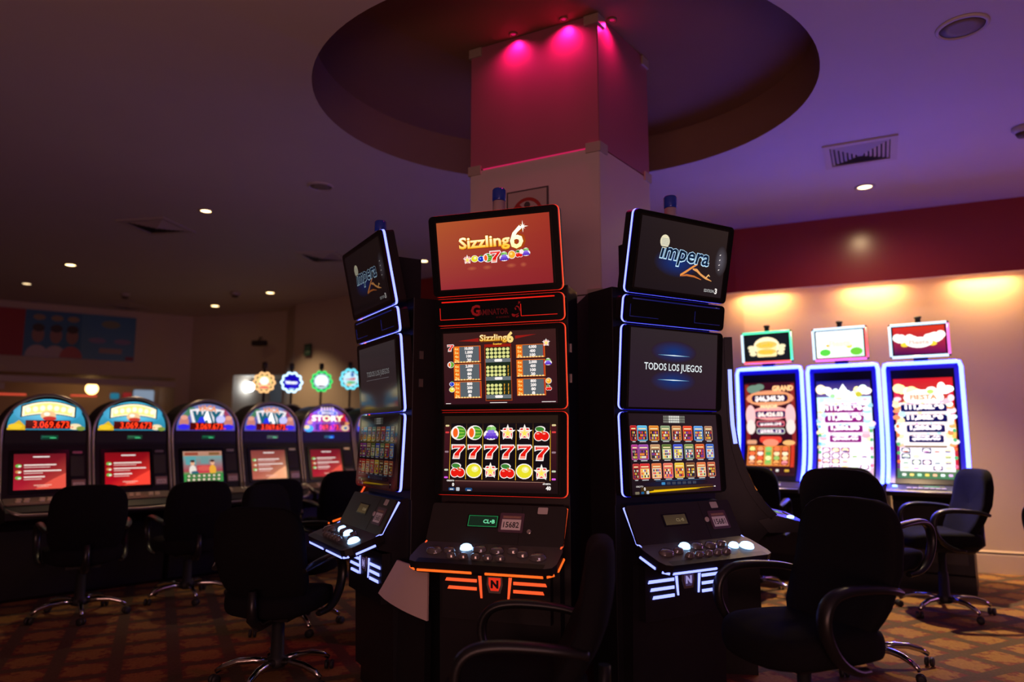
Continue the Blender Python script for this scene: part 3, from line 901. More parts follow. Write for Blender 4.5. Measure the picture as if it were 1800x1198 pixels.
def scr_all_games(cv):
    cv.rect(0, 0, 160, 106, (rgb(40, 24, 40), rgb(46, 26, 42), rgb(48, 38, 40), rgb(44, 34, 40)), base=True)
    for y, k in ((72, -1), (38, 1)):
        cv.glow(78, y - 3 * k + 2, 42, 15, rgb(12, 52, 120), rgb(44, 28, 40))
        cv.shape([(48, y + 0.0), (78, y + 0.9), (108, y), (78, y - 0.9)], rgb(120, 190, 230)); cv.shape([(58, y), (78, y + 0.5), (98, y), (78, y - 0.5)], W_)
    cv.text(78, 51, 'TODOS LOS JUEGOS', width=106, height=9.5, col=rgb(235, 245, 248), align='C', bold=0.01)

GAMEC = [((180, 30, 30), (40, 20, 20)), ((90, 180, 220), (70, 50, 50)), ((220, 130, 40), (90, 40, 30)), ((130, 150, 110), (120, 60, 50)), ((200, 130, 80), (130, 60, 50)), ((230, 70, 40), (150, 50, 30)), ((90, 150, 220), (50, 70, 130)), ((170, 120, 90), (90, 50, 60)),
         ((170, 50, 130), (60, 30, 40)), ((150, 70, 160), (130, 60, 80)), ((190, 140, 100), (90, 60, 50)), ((90, 110, 50), (225, 225, 190)), ((60, 80, 200), (220, 205, 100)), ((120, 140, 80), (100, 110, 140)), ((220, 90, 40), (120, 50, 70)), ((60, 100, 190), (190, 200, 210)),
         ((170, 40, 40), (50, 30, 30)), ((210, 40, 40), (235, 205, 120)), ((220, 110, 60), (225, 215, 190)), ((230, 110, 90), (210, 100, 90)), ((240, 190, 60), (210, 110, 60)), ((120, 70, 40), (60, 40, 40)), ((220, 110, 60), (215, 225, 190)), ((190, 90, 60), (80, 45, 45))]
def scr_game_menu(cv):
    cv.rect(0, 0, 160, 106, (rgb(28, 16, 24), rgb(40, 18, 36), rgb(44, 30, 36), rgb(34, 22, 28)), base=True)
    for r in range(3):
        for k in range(12):
            b_ = 215 if 3 <= k < 9 else 120
            cv.rect(60 + k * 3.3, 94 + r * 3.4, 2.8, 2.8, rgb(b_, b_, b_ - 10))
    rnd = random.Random(3)
    k0 = cv.k
    for i, (t_, b_) in enumerate(GAMEC):
        cv.k = k0
        r, k = divmod(i, 8)
        w = 11 if k == 0 else 17
        x = (1 if k == 0 else 13 + (k - 1) * 20.4) + r * 0.6; y = 70 - r * 25
        if k == 7: w = 15
        cv.rr(x, y, w, 20, 1.5, rgb(*[min(255, v + 30) for v in t_])); cv.rr(x + 1, y + 1, w - 2, 18, 1, rgb(*b_)); cv.rect(x + 1, y + 13.5, w - 2, 5.5, rgb(*t_))
        cv.rect(x + 2, y + 15, w - 4, 1.6, rgb(245, 225, 170))
        for rr_ in range(3):
            for q in range(5):
                xx = x + 2 + q * (w - 4) / 5
                c_ = rnd.choice(((240, 210, 80), (230, 60, 50), (240, 240, 220), (250, 150, 50), (40, 40, 60), (120, 60, 160)))
                cv.rect(xx + 0.2, y + 2 + rr_ * 3.7, (w - 4) / 5 - 0.5, 2.7, rgb(*c_))
        cv.rect(x + 3, y - 1.9, w - 6, 1.2, rgb(200, 200, 200))
    cv.glow(75, 13, 60, 5, rgb(12, 30, 66), rgb(30, 17, 26)); cv.rect(40, 16.6, 90, 0.4, rgb(60, 120, 170))
    for k in range(7): cv.rr(50 + k * 9.4, 11.5, 6.4, 3.4, 0.8, rgb(60, 140, 200) if k == 0 else rgb(60, 66, 84))
    cv.rect(14, -2 + 3, 130, 8.8, (rgb(60, 44, 10), rgb(40, 20, 20), rgb(60, 34, 30), rgb(66, 46, 20)))
    cv.shape([(34, 2.6), (150, 6.4), (36, 5.4)], rgb(225, 170, 10)); cv.shape([(24, 3.2), (30, 2.2), (120, 4.4), (100, 6.0), (40, 5)], rgb(240, 190, 10))
    cv.text(6, 9.5, 'CREDITO', height=2.0, col=W_); cv.text(19, 5.2, '0', height=4, col=W_, bold=0.03); cv.rr(14, 0.8, 5, 3, 1, rgb(25, 90, 140)); cv.rr(4, 0.6, 7, 3.4, 1, rgb(120, 110, 90)); cv.rr(23, 0.5, 4.5, 4, 1, rgb(190, 195, 205)); cv.rect(146, 6, 3, 1.2, W_)

def scr_dim(cv):
    cv.rect(0, 0, 160, 97, (rgb(46, 30, 34), rgb(44, 30, 36), rgb(52, 44, 46), rgb(52, 44, 46)), base=True)
    cv.text(82, 50, 'TODOS LOS JUEGOS', width=100, height=8, col=rgb(130, 130, 130), align='C')
    cv.rect(30, 44, 100, 0.6, rgb(110, 105, 110))

# ------------------------------------------------------------ machines round the column
PR = {'A': (0.136, 2.323), 'B': (0.053, 1.942), 'D': (0.033, 1.808), 'E': (0.0, 1.412), 'F': (0.017, 1.025), 'G': (0.015, 0.987), 'H': (0.094, 0.835), 'I': (0.278, 0.773)}
MW = 0.627
def panel_frame(b, a):
    (ub, zb), (ua, za) = PR[b], PR[a]
    o = ((0, -(ub + ua) / 2, (zb + za) / 2))
    return Fr(o, (1, 0, 0), (0, -(ua - ub), za - zb)), math.hypot(ua - ub, za - zb)

def housing(root, name, b, a, on, lip, lit=True):
    fr, h = panel_frame(b, a)
    h -= 0.012
    m = MB()
    m.prism(fr, rrect(MW, h, 0.022), -0.013, 0.0, GLOSS)
    m.prism(fr, rrect(MW - 0.006, h - 0.006, 0.02), -0.075, -0.026, BLACK)
    part = m.build(name, root)
    m = MB()
    m.prism(fr, rrect(MW + 0.004, h + 0.004, 0.024), -0.0265, -0.0135, on, lip)  # caps carry the painted halo colour
    m.build('light_strip', part)
    return part, fr, h

def slot_machine(loc, yaw, label, scheme, screens, number, lits=(), detail=True, depth=0.5, faint=None):
    on, lip, bar = (BLED, BHALO, BLED) if scheme == 'blue' else (RLED, RHALO_ACC, OLED)
    root = thing('slot_machine', label, 'slot machine', (loc[0], loc[1], 0), yaw, 'slot machines around the column')
    # cabinet: full width in front, tapering to the back
    m = MB()
    fl = Fr((0, 0, 0), (1, 0, 0), (0, 1, 0))
    hw = MW / 2 - 0.002
    foot = [(-hw, 0.055), (hw, 0.055), (hw, 0.24), (hw * 0.62, depth), (-hw * 0.62, depth), (-hw, 0.24)]
    m.prism(fl, foot, 0.99, 1.99, BLACK)
    # side profile of the lower cabinet: forward to the bill panel, stepped back under the deck
    prof = [(0.045, 0.995), (-0.005, 0.985), (-0.088, 0.82), (-0.088, 0.76), (-0.02, 0.74), (0.0, 0.10), (0.03, 0.10), (0.03, 0.0), (0.24, 0.0), (0.24, 0.995)]
    sf = Fr((0, 0, 0), (0, 1, 0), (0, 0, 1))
    m.prism(sf, prof, -hw + 0.03, hw - 0.03, BLACK)
    m.prism(fl, [(-hw, 0.06), (hw, 0.06), (hw, 0.24), (hw * 0.62, depth), (-hw * 0.62, depth), (-hw, 0.24)], 0.0, 0.99, BLACK)
    # back spine carrying the top display
    m.prism(fl, [(-0.2, -0.04), (0.2, -0.04), (0.2, 0.14), (-0.2, 0.14)], 1.98, 2.22, BLACK)
    m.build('cabinet', root, bevel=0.003)
    # displays
    for nm, b, a, key in (('top_display', 'B', 'A', 0), ('speaker_panel', 'D', 'B', None), ('middle_display', 'E', 'D', 1), ('lower_display', 'F', 'E', 2)):
        part, fr, h = housing(root, nm, b, a, on, lip)
        if key is None:
            m = MB()
            for s_ in (-1, 1):
                x0 = s_ * 0.20
                for (p0, p1) in (((x0 - 0.085, -0.035), (x0 + 0.085, -0.035)), ((x0 - s_ * 0.0 - 0.085, -0.035), (x0 - 0.085, 0.02))):
                    m.tube([fr(*p0, 0.001), fr(*p1, 0.001)], 0.0012, lip if scheme == 'red' else ACCB, 6)
            m.tube([fr(-0.275, 0.047, 0.001), fr(0.275, 0.047, 0.001)], 0.0028, lip if scheme == 'red' else ACCB, 6)
            m.build('accent_line', part)
            if scheme == 'red' and detail:
                cv = Canvas(lambda u, v, w_: fr(u, v - 0.004, w_ + 0.0008), 0.27, 0.085, 100, 31, DISP)
                dk = rgb(120, 12, 14)
                cv.text(2, 9, 'G', height=17, col=dk, bold=0.04); cv.text(16, 9, 'AMINATOR', width=54, height=9.5, col=rgb(70, 8, 10), bold=0.02)
                cv.text(48, 2.5, 'BY NOVOMATIC', width=24, height=3.0, col=rgb(80, 10, 12))
                # curled scorpion tail
                pts = [(76, 8), (82, 6), (88, 8), (91, 13), (89, 19), (85, 21), (82, 18), (84, 15), (88, 24), (92, 27)]
                for i in range(9):
                    (x0, y0), (x1, y1) = pts[i], pts[i + 1]
                    if i == 7: continue
                    cv.shape([(x0 - .6, y0 - .9), (x1 - .6, y1 - .9), (x1 + .6, y1 + .9), (x0 + .6, y0 + .9)], dk)
                cv.star(90, 27, 2.4, dk); cv.ell(79, 5, 3.0, 1.4, dk, rot=-.4); cv.ell(86, 4, 3.0, 1.4, dk, rot=.4)
                cv.build('emblem', part)
            continue
        fn, ar = screens[key]
        m = MB()
        sw = MW * 0.875; sh = sw / ar
        m.prism(fr, rrect(sw + 0.018, sh + 0.018, 0.006, 2), 0.0, 0.0006, pbr('screen_glass', (0.012, 0.010, 0.009), 0.12, spec=0.6))
        m.build('glass', part)
        W_c = 160; H_c = {1.75: 90, 1.65: 97, 1.60: 100, 1.68: 95, 1.51: 106}[ar]
        cv = Canvas(lambda u, v, w_, fr=fr: fr(u, v, w_ + 0.0008), sw, sh, W_c, H_c)
        fn(cv)
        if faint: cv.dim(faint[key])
        cv.build('screen', part)
    # bill panel between lower display and deck
    (ug, zg), (uh, zh) = PR['G'], PR['H']
    bfr = Fr((0, -(ug + uh) / 2 - 0.002, (zg + zh) / 2), (1, 0, 0), (0, -(ug - uh), zg - zh))
    bh = math.hypot(ug - uh, zg - zh)
    m = MB()
    m.prism(bfr, rrect(MW + 0.006, bh + 0.01, 0.012), -0.008, 0.004, PANEL)
    if detail: m.fbox(bfr, 0.115, 0.117, -bh / 2, bh / 2, 0.0035, 0.0046, BLACK)
    bp = m.build('bill_panel', root)
    if detail:
        m = MB()
        m.fbox(bfr, -0.135, 0.015, -0.018, 0.040, 0.004, 0.006, GLOSS)
        if scheme == 'red':
            e_ = led('meter_green', rgb(20, 150, 80), 0.9, False)
            for q in ((-0.128, 0.008, -0.014, -0.012), (-0.128, 0.008, 0.034, 0.036), (-0.128, -0.126, -0.014, 0.036), (0.006, 0.008, -0.014, 0.036)):
                m.fbox(bfr, *q, 0.006, 0.0066, e_)
        mp_ = m.build('meter_display', bp)
        cv = Canvas(lambda u, v, w_: bfr(u - 0.06, v + 0.011, w_ + 0.0064), 0.13, 0.046, 100, 36)
        if scheme == 'red':
            cv.rect(0, 0, 100, 36, rgb(8, 34, 22), base=True); cv.text(52, 11, 'CL\u2022B', width=42, height=13, col=rgb(120, 230, 170), bold=0.03)
        else:
            cv.rect(0, 0, 100, 36, (rgb(70, 56, 36), rgb(60, 46, 30)), base=True); cv.text(52, 11, 'CL\u2022B', width=36, height=11, col=rgb(140, 120, 90))
        cv.build('readout', mp_)
        px_ = 0.075 if scheme == 'red' else 0.205
        pz = 0.008 if scheme == 'red' else -0.005
        m = MB(); m.prism(bfr, rrect(0.112, 0.088, 0.006, 2, px_, pz), 0.003, 0.008, pbr('plate_frame', (0.10, 0.05, 0.08), 0.35))
        npl = m.build('number_plate', bp)
        cv = Canvas(lambda u, v, w_: bfr(u + px_, v + pz, w_ + 0.0084), 0.10, 0.078, 100, 78, PRINT)
        cv.rect(6, 6, 88, 48, (0.80, 0.74, 0.74)); cv.rect(8, 58, 84, 12, (0.28, 0.14, 0.12))
        cv.text(14, 61, 'MAQUINA', width=72, height=6, col=(0.5, 0.35, 0.2))
        cv.text(50, 17, number, width=72, height=25, col=(0.03, 0.03, 0.03), align='C', bold=0.02)
        cv.build('number', npl)
        lx = px_ + 0.085 if scheme == 'red' else px_ - 0.075
        m = MB(); m.lathe([(0.012, 0.0), (0.012, 0.006), (0.008, 0.008)], CHROME if scheme == 'red' else PALE, 14)
        lo = m.build('lock', bp)
        lo.rotation_euler = (math.radians(90 - 26), 0, 0); lo.location = bfr(lx, -0.03 if scheme == 'red' else 0.0, 0.003)
        m = MB(); m.prism(bfr, rrect(0.045, 0.030, 0.003, 1, 0.21, 0.068), 0.003, 0.0055, WHITEP); m.build('sticker', bp)
    # light bars down both sides of the bill panel
    for s_ in (-1, 1):
        m = MB()
        x = s_ * (MW / 2 - 0.0025)
        pts = [(x, -ug + 0.014, zg - 0.005), (x, -uh + 0.020, zh + 0.025), (x, -uh + 0.010, zh + 0.004), (x, -uh - 0.02, zh - 0.012)]
        m.tube(pts, 0.0055, on, 8)
        m.build('light_strip', bp)
    # button deck with cut corners
    (ui, zi) = PR['I']
    dfr = Fr((0, -uh, zh), (1, 0, 0), (0, -(ui - uh), zi - zh))
    dfr.u = (-dfr.u) if False else dfr.u
    dl = math.hypot(ui - uh, zi - zh)
    dfr.n = dfr.r.cross(dfr.u)      # points down for an outward up-vector; flip for 'above the deck'
    up = -dfr.n
    D = lambda a, b_, c_=0.0: dfr.o + dfr.r * a + dfr.u * b_ + up * c_
    hw2 = MW / 2 + 0.012; ch = 0.045
    outl = [(-hw2 + 0.012, -0.01), (hw2 - 0.012, -0.01), (hw2, 0.05), (hw2, dl - ch), (hw2 - 0.012, dl - 0.012), (hw2 - ch, dl), (-hw2 + ch, dl), (-hw2 + 0.012, dl - 0.012), (-hw2, dl - ch), (-hw2, 0.05)]
    m = MB()
    m.grid([[D(a, b_, -0.034) for a, b_ in outl], [D(a, b_, 0.0) for a, b_ in outl]], BLACK, closed=True, smooth=False)
    m.poly([D(a, b_, 0.0) for a, b_ in outl], DECK)
    m.poly([D(a * 0.97, b_ * 0.97, -0.050) for a, b_ in outl][::-1], BLACK)
    m.grid([[D(a * 0.97, b_ * 0.97, -0.050) for a, b_ in outl], [D(a, b_, -0.034) for a, b_ in outl]], BLACK, closed=True, smooth=False)
    m.fbox(Fr(D(0, dl - 0.03, 0.0), (1, 0, 0), dfr.u), -hw2 + ch, hw2 - ch, -0.006, 0.03, -0.0006, 0.0004, BLACK)
    dk = m.build('button_deck', root)
    for (p0, p1) in (((-hw2 + ch + 0.004, dl), (-0.03, dl)), ((0.03, dl), (hw2 - ch - 0.004, dl)), ((-hw2, 0.04), (-hw2, dl - ch - 0.01)), ((hw2, 0.04), (hw2, dl - ch - 0.01)), ((-hw2 + 0.008, dl - 0.022), (-hw2 + 0.034, dl - 0.004)), ((hw2 - 0.008, dl - 0.022), (hw2 - 0.034, dl - 0.004))):
        m = MB()
        q0, q1 = D(*p0, -0.036), D(*p1, -0.036)
        m.tube([q0, q1], 0.0055, bar, 8)
        m.build('light_strip', dk)
    if detail:
        btn = [(-0.235, 0.105, 0.034), (-0.165, 0.100, 0.024), (-0.10, 0.065, 0.026), (-0.035, 0.075, 0.030), (0.045, 0.080, 0.030), (0.115, 0.075, 0.024), (0.165, 0.105, 0.024), (0.235, 0.120, 0.034),
               (-0.14, 0.150, 0.020), (-0.085, 0.150, 0.020), (-0.03, 0.150, 0.020), (0.025, 0.150, 0.020), (0.08, 0.150, 0.020)]
        k_ = dl / 0.215
        for i, (x, y, r) in enumerate(btn):
            m = MB()
            o_ = D(x, y * k_, 0)
            tilt = math.atan2(zh - zi, ui - uh)
            m.lathe([(r * 1.1, 0.0), (r * 1.1, 0.004), (r, 0.006), (r * 0.96, 0.013), (r * 0.7, 0.018), (0.002, 0.0195)], BTNL if i in lits else BTN, 18)
            b_ = m.build('button', dk)
            b_.location = o_; b_.rotation_euler = (tilt, 0, 0)
            b_.scale = (1, 0.8, 1)
            if i in lits: b_['label'] = 'lit blue white button'
    # pedestal light bars and badge
    ped = MB()
    ped.box(-0.25, 0.25, -0.06, 0.0, 0.50, 0.735, BLACK)
    pd = ped.build('pedestal_panel', root)
    for s_ in (-1, 1):
        for k in range(3 if scheme == 'blue' else 2):
            z = 0.660 - k * 0.034
            xo = 0.235 - 0.012 * k
            m = MB()
            pf = Fr((0, -0.0605, 0), (1, 0, 0), (0, 0, 1))
            m.prism(pf, [(s_ * 0.085, z), (s_ * xo, z), (s_ * (xo - 0.006), z + 0.013), (s_ * 0.085, z + 0.013)], 0, 0.004, on)
            m.build('light_bar', pd)
        m = MB()
        m.prism(pf, [(s_ * 0.058, 0.595), (s_ * 0.066, 0.595), (s_ * 0.078, 0.69), (s_ * 0.064, 0.69)], 0, 0.004, RLED if scheme == 'red' else BLED)
        m.build('light_bar', pd)
    m = MB()
    sh_ = [(-0.034, 0.692), (0.034, 0.692), (0.037, 0.655), (0.026, 0.62), (-0.026, 0.62), (-0.037, 0.655)]
    m.prism(pf, sh_, 0, 0.006, SILVER)
    bd_ = m.build('badge', pd)
    cv = Canvas(lambda u, v, w_: pf(u, v + 0.657, w_ + 0.0065), 0.06, 0.06, 60, 60)
    bc = rgb(225, 45, 25) if scheme == 'red' else rgb(60, 45, 80)
    cv.shape([(2, 58), (58, 58), (58, 30), (48, 3), (12, 3), (2, 30)], bc)
    cv.text(30, 16, 'N', width=36, height=30, col=rgb(20, 6, 8) if scheme == 'red' else rgb(150, 140, 200), align='C', bold=0.06)
    cv.build('badge_face', bd_)
    # beacon on top
    m = MB()
    m.lathe([(0.030, 2.18), (0.030, 2.395), (0.026, 2.398)], CLEAR, 18, (0, -0.02, 0))
    be = m.build('beacon', root)
    m = MB()
    m.lathe([(0.031, 2.398), (0.032, 2.402), (0.032, 2.450), (0.027, 2.457), (0.008, 2.459)], BLUECAP, 18, (0, -0.02, 0))
    m.build('beacon_cap', be)
    # hinges and key switch on the right side
    m = MB()
    for z in (1.70, 1.56): m.box(hw, hw + 0.006, 0.09, 0.11, z - 0.02, z + 0.02, SILVER)
    m.build('hinge', root)
    return root

S_RED = ((scr_red_logo, 1.75), (scr_paytable, 1.65), (scr_reels, 1.60))
S_BLUE = ((scr_blue_logo, 1.68), (scr_all_games, 1.51), (scr_game_menu, 1.51))
S_SIDE = ((scr_blue_logo, 1.68), (scr_dim, 1.65), (scr_game_menu, 1.51))
D2 = math.radians
slot_machine((-0.055, 3.296), D2(-18.4), 'slot machine edged in red light, front and centre before the column', 'red', S_RED, '15682', (2,))
slot_machine((0.763, 3.400), D2(30.4), 'slot machine edged in blue light, right of the red lit one', 'blue', S_BLUE, '15681', (2, 6, 7))
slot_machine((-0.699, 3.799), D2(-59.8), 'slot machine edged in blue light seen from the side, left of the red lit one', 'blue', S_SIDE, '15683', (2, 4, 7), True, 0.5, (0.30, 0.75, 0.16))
slot_machine((-0.85, 4.95), D2(-106), 'slot machine behind the left blue lit one, only the red light of its deck showing', 'red', S_RED, '15684', (), False, 0.36)
# pale panel and black base block between the two left machines of the round bank
inf = thing('bank_infill', 'pale curved panel on a black block between the red and left blue lit machines', 'panel', (0, 0, 0))
m = MB()
pts = []
for k in range(9):
    t_ = k / 8
    pts.append((-0.630 + 0.255 * t_, 3.50 - 0.21 * t_ - 0.02 * math.sin(PI * t_)))
rows = []
for z in (0, 1):
    rows.append([(x + (0.085 * (1 - k / 8) if z else 0), y + (0.0 if z else 0), (0.715 if z else 0.565 - 0.075 * (k / 8) ** 0.7)) for k, (x, y) in enumerate(pts)])
m.grid(rows, PALE)
rows2 = [[(x + 0.006, y + 0.010, z) for x, y, z in r] for r in rows]
m.grid(rows2[::-1], PALE)
m.grid([rows2[0], rows[0]], PALE); m.grid([rows[1], rows2[1]], PALE)
for e_ in (0, -1): m.poly([rows[0][e_], rows[1][e_], rows2[1][e_], rows2[0][e_]], PALE)
m.build('infill_sheet', inf)
m = MB()
m.prism(Fr((0, 0, 0), (1, 0, 0), (0, 1, 0)), [(-0.56, 3.575), (-0.40, 3.44), (-0.375, 3.47), (-0.535, 3.605)], 0.0, 0.52, BLACK)
m.build('infill_block', inf)

# ------------------------------------------------------------ tall machines with curved portrait displays
JP = [(0.205, 0.895), (0.150, 0.955), (0.095, 1.04), (0.050, 1.15), (0.018, 1.28), (0.003, 1.42), (0.0, 1.60), (0.0, 1.935)]
JL = [0.0]
for i in range(1, len(JP)): JL.append(JL[-1] + math.hypot(JP[i][0] - JP[i - 1][0], JP[i][1] - JP[i - 1][1]))
def jpt(a, s, c):
    """a sideways, s along the curve from the bottom, c off the face"""
    s = max(0.0, min(JL[-1], s))
    i = 0
    while i < len(JL) - 2 and s > JL[i + 1]: i += 1
    t_ = (s - JL[i]) / (JL[i + 1] - JL[i])
    def tan(k):
        k0, k1 = max(0, k - 1), min(len(JP) - 1, k + 1)
        v = Vector((JP[k1][0] - JP[k0][0], JP[k1][1] - JP[k0][1])); return v.normalized()
    tg = (tan(i) * (1 - t_) + tan(i + 1) * t_).normalized()
    u = JP[i][0] * (1 - t_) + JP[i + 1][0] * t_; z = JP[i][1] * (1 - t_) + JP[i + 1][1] * t_
    nu, nz = tg.y, -tg.x            # outward
    return Vector((a, -(u + nu * c), z + nz * c))

def money(cv, x, y, w, h, txt, bgc, fg, rim):
    cv.rr(x - w / 2 - 1.2, y - h / 2 - 1.2, w + 2.4, h + 2.4, h * 0.5, rim)
    cv.rr(x - w / 2, y - h / 2, w, h, h * 0.45, bgc)
    cv.text(x, y - h * 0.32, txt, width=w * 0.8, height=h * 0.62, col=fg, align='C', bold=0.05)

def scr_grand(cv):
    B = 1.25
    cv.rect(0, 0, 100, 180, (rgb(50, 10, 10), rgb(50, 10, 10), rgb(60, 8, 20), rgb(60, 8, 20)), base=True, ny=24)
    for y in range(62, 176, 6): cv.rect(0, y, 8, 7, rgb(150, 40, 30)); cv.rect(92, y, 8, 7, rgb(150, 40, 30))
    for x, y, rx, ry in ((18, 168, 14, 8), (30, 172, 10, 6)): cv.ell(x, y, rx, ry, rgb(120, 150, 130))
    cv.ell(50, 150, 48, 15, rgb(235, 150, 110, B)); cv.ell(50, 122, 38, 13, rgb(245, 170, 160, B))
    cv.text(56, 164, 'GRAND', width=42, height=9, col=rgb(255, 190, 130, 1.5), bold=0.06, shear=0.15)
    money(cv, 50, 150, 74, 14, '$46,345.20', rgb(45, 10, 60), rgb(255, 240, 235, 1.5), rgb(255, 170, 90, B))
    cv.text(48, 132, 'MAJOR', width=36, height=6, col=rgb(255, 200, 150, 1.5), bold=0.06, shear=0.15, align='C')
    money(cv, 50, 120, 64, 12, '$6,426.03', rgb(50, 10, 80), rgb(255, 230, 220, 1.5), rgb(255, 130, 150, B))
    for s_ in (0, 1): cv.ell(10 + s_ * 80, 118, 10, 20, rgb(250, 190, 190, B)); cv.ell(10 + s_ * 80, 96, 9, 14, rgb(240, 220, 210, B))
    money(cv, 50, 102, 54, 8, '$286.04', rgb(50, 20, 60), rgb(255, 235, 235, 1.4), rgb(250, 120, 130, B))
    money(cv, 50, 88, 54, 8, '$585.12', rgb(60, 20, 110), rgb(255, 235, 235, 1.4), rgb(220, 230, 210, B))
    cv.rr(28, 66, 44, 12, 5, rgb(220, 60, 40, B)); cv.ell(50, 66, 16, 7, rgb(255, 140, 110, B)); cv.rr(2, 63, 20, 8, 3, rgb(240, 170, 130)); cv.ell(86, 66, 12, 5, rgb(250, 180, 110, B))
    cv.rect(4, 20, 84, 40, rgb(235, 130, 50, B))
    k0 = cv.k
    for k in range(5):
        cv.rect(6 + k * 16.4, 22, 14.6, 36, ((90, 25, 10), (110, 30, 15), (60, 90, 40), (90, 30, 10), (110, 35, 15))[k] and rgb(*((150, 60, 30), (170, 60, 30), (200, 190, 90), (170, 90, 40), (160, 60, 30))[k]))
        for r in range(4):
            c_ = rgb(*(((255, 170, 120), (250, 220, 200), (255, 110, 60), (240, 230, 130)), ((255, 200, 120), (240, 90, 50), (255, 230, 210), (250, 150, 90)), ((120, 190, 90), (240, 240, 160), (90, 170, 80), (130, 200, 110)), ((255, 170, 90), (150, 190, 100), (250, 220, 170), (255, 120, 70)), ((255, 150, 160), (250, 200, 140), (255, 230, 190), (240, 110, 60)))[k][r], 1.3)
            cv.ell(13.3 + k * 16.4, 27 + r * 9, 5.8, 4.4, c_)
            cv.k -= 1
    cv.rect(90, 18, 7, 44, rgb(220, 60, 30))
    for k, c_ in enumerate(((250, 250, 250), (220, 180, 90), (250, 200, 60), (245, 240, 230), (230, 180, 60))): cv.rr(12 + k * 17, 8, 9 - k % 2 * 3, 5, 1.5, rgb(*c_))

def scr_pastel(cv, warm=False):
    B = 2.0
    base = (rgb(215, 170, 215, 1.5), rgb(225, 180, 200, 1.5), rgb(20, 10, 120), rgb(10, 20, 130)) if not warm else (rgb(60, 130, 90), rgb(70, 140, 90), rgb(235, 30, 40), rgb(220, 20, 40))
    cv.rect(0, 0, 100, 180, base, base=True, ny=24)
    if warm:
        cv.rect(0, 20, 9, 150, (rgb(130, 30, 140), rgb(250, 40, 60))); cv.rect(91, 20, 9, 150, (rgb(220, 40, 60), rgb(240, 30, 50)))
        for s_ in (0, 1):
            cv.ell(8 + s_ * 84, 90, 8, 26, rgb(255, 190, 90, 1.4))
    else:
        cv.rect(0, 20, 100, 130, (rgb(235, 190, 225, 1.7), rgb(190, 235, 250, 1.8)))
    rnd = random.Random(11 if warm else 5)
    for k in range(16):
        x = 8 + k * 5.6; yy = 150 + 16 * abs(x - 50) / 50 + rnd.uniform(-4, 4)
        c_ = rnd.choice(((255, 240, 230), (235, 255, 245), (255, 225, 190), (225, 245, 255), (255, 235, 160)))
        cv.ell(x, yy, rnd.uniform(6, 10), rnd.uniform(5, 9), rgb(*c_, B))
    if not warm:
        cv.shape([(34, 150), (50, 174), (66, 150)], rgb(240, 240, 255, B)); cv.ell(78, 154, 6, 5, rgb(230, 220, 60)); cv.ell(30, 152, 5, 4, rgb(160, 230, 150, 1.5))
    else:
        cv.ell(50, 146, 34, 14, rgb(255, 248, 240, B)); cv.text(50, 143, 'FIESTA', width=46, height=8, col=rgb(255, 170, 120), align='C', bold=0.05); cv.ell(62, 156, 6, 4, rgb(190, 220, 110, 1.4))
    hue = rgb(150, 20, 130) if not warm else rgb(12, 12, 90)
    cv.rect(8, 62, 84, 76, rgb(245, 225, 245, 1.6) if not warm else rgb(250, 235, 235, 1.6))
    for k, (w_, txt) in enumerate(((80, '111,502.90'), (74, '11,502.90'), (64, '1,206.50'), (58, '$585.40'))):
        y = 128 - k * 18
        cv.rr(50 - w_ / 2, y - 6.5, w_, 12.5, 2, hue)
        cv.text(50, y - 1.6, txt, width=w_ * 0.82, height=6.6, col=rgb(255, 240, 250, B), align='C', bold=0.07)
        cv.rect(50 - w_ / 2 + 2, y + 6.4, w_ - 4, 1.2, rgb(255, 200, 210) if warm else rgb(180, 235, 240, 1.4))
    for k in range(34):
        sd = k % 2
        x = rnd.uniform(2, 13) if sd else rnd.uniform(87, 98)
        y = 58 + (k // 2) * 5.4
        cv.ell(x, y, rnd.uniform(4, 8), rnd.uniform(3, 6), rgb(*rnd.choice(((255, 250, 245), (255, 225, 170), (200, 235, 250), (255, 200, 215), (235, 255, 230), (255, 150, 90) if warm else (170, 220, 250))), rnd.uniform(1.0, 1.9)))
    for k in range(12):
        cv.ell(18 + k * 6, rnd.choice((136, 137.5, 119, 101, 83)) + rnd.uniform(-1, 1), rnd.uniform(2, 5), rnd.uniform(0.8, 2), rgb(*rnd.choice(((255, 180, 190), (180, 230, 240), (255, 230, 160), (240, 170, 220))), 1.3))
    cv.rect(5, 14, 90, 44, rgb(245, 235, 250, 1.7))
    k0 = cv.k
    for k in range(5):
        for r in range(4):
            cv.k = k0
            x, y = 7 + k * 17.4, 16 + r * 10.6
            dark = rnd.random() < 0.30
            cv.rr(x, y, 15.6, 9.4, 1, hue if (dark or not warm and k < 2) else rgb(235, 225, 240, 1.5))
            c_ = rnd.choice(((255, 250, 250), (235, 245, 255), (255, 220, 225), (240, 255, 220), (255, 230, 170)))
            cv.ell(x + 7.8, y + 4.7, 6, 3.6, rgb(*c_, B))
            if rnd.random() < 0.5: cv.rr(x + 3, y + 2, 9, 2.6, 1, rgb(*rnd.choice(((220, 120, 200), (120, 170, 80), (230, 120, 70), (90, 90, 170)))))
    for k in range(7): cv.rr(8 + k * 12.6, 4, 7, 5, 1.5, rgb(*((250, 250, 240), (255, 220, 120), (190, 250, 200), (250, 220, 90), (255, 190, 150), (240, 255, 250), (230, 180, 240))[k], 1.4))
    for k in range(10):
        cv.ell(3 if k % 2 else 97, 24 + k * 8, 3, 3.4, rgb(*rnd.choice(((90, 190, 120), (250, 120, 160), (120, 200, 250), (240, 120, 60))), 1.2))

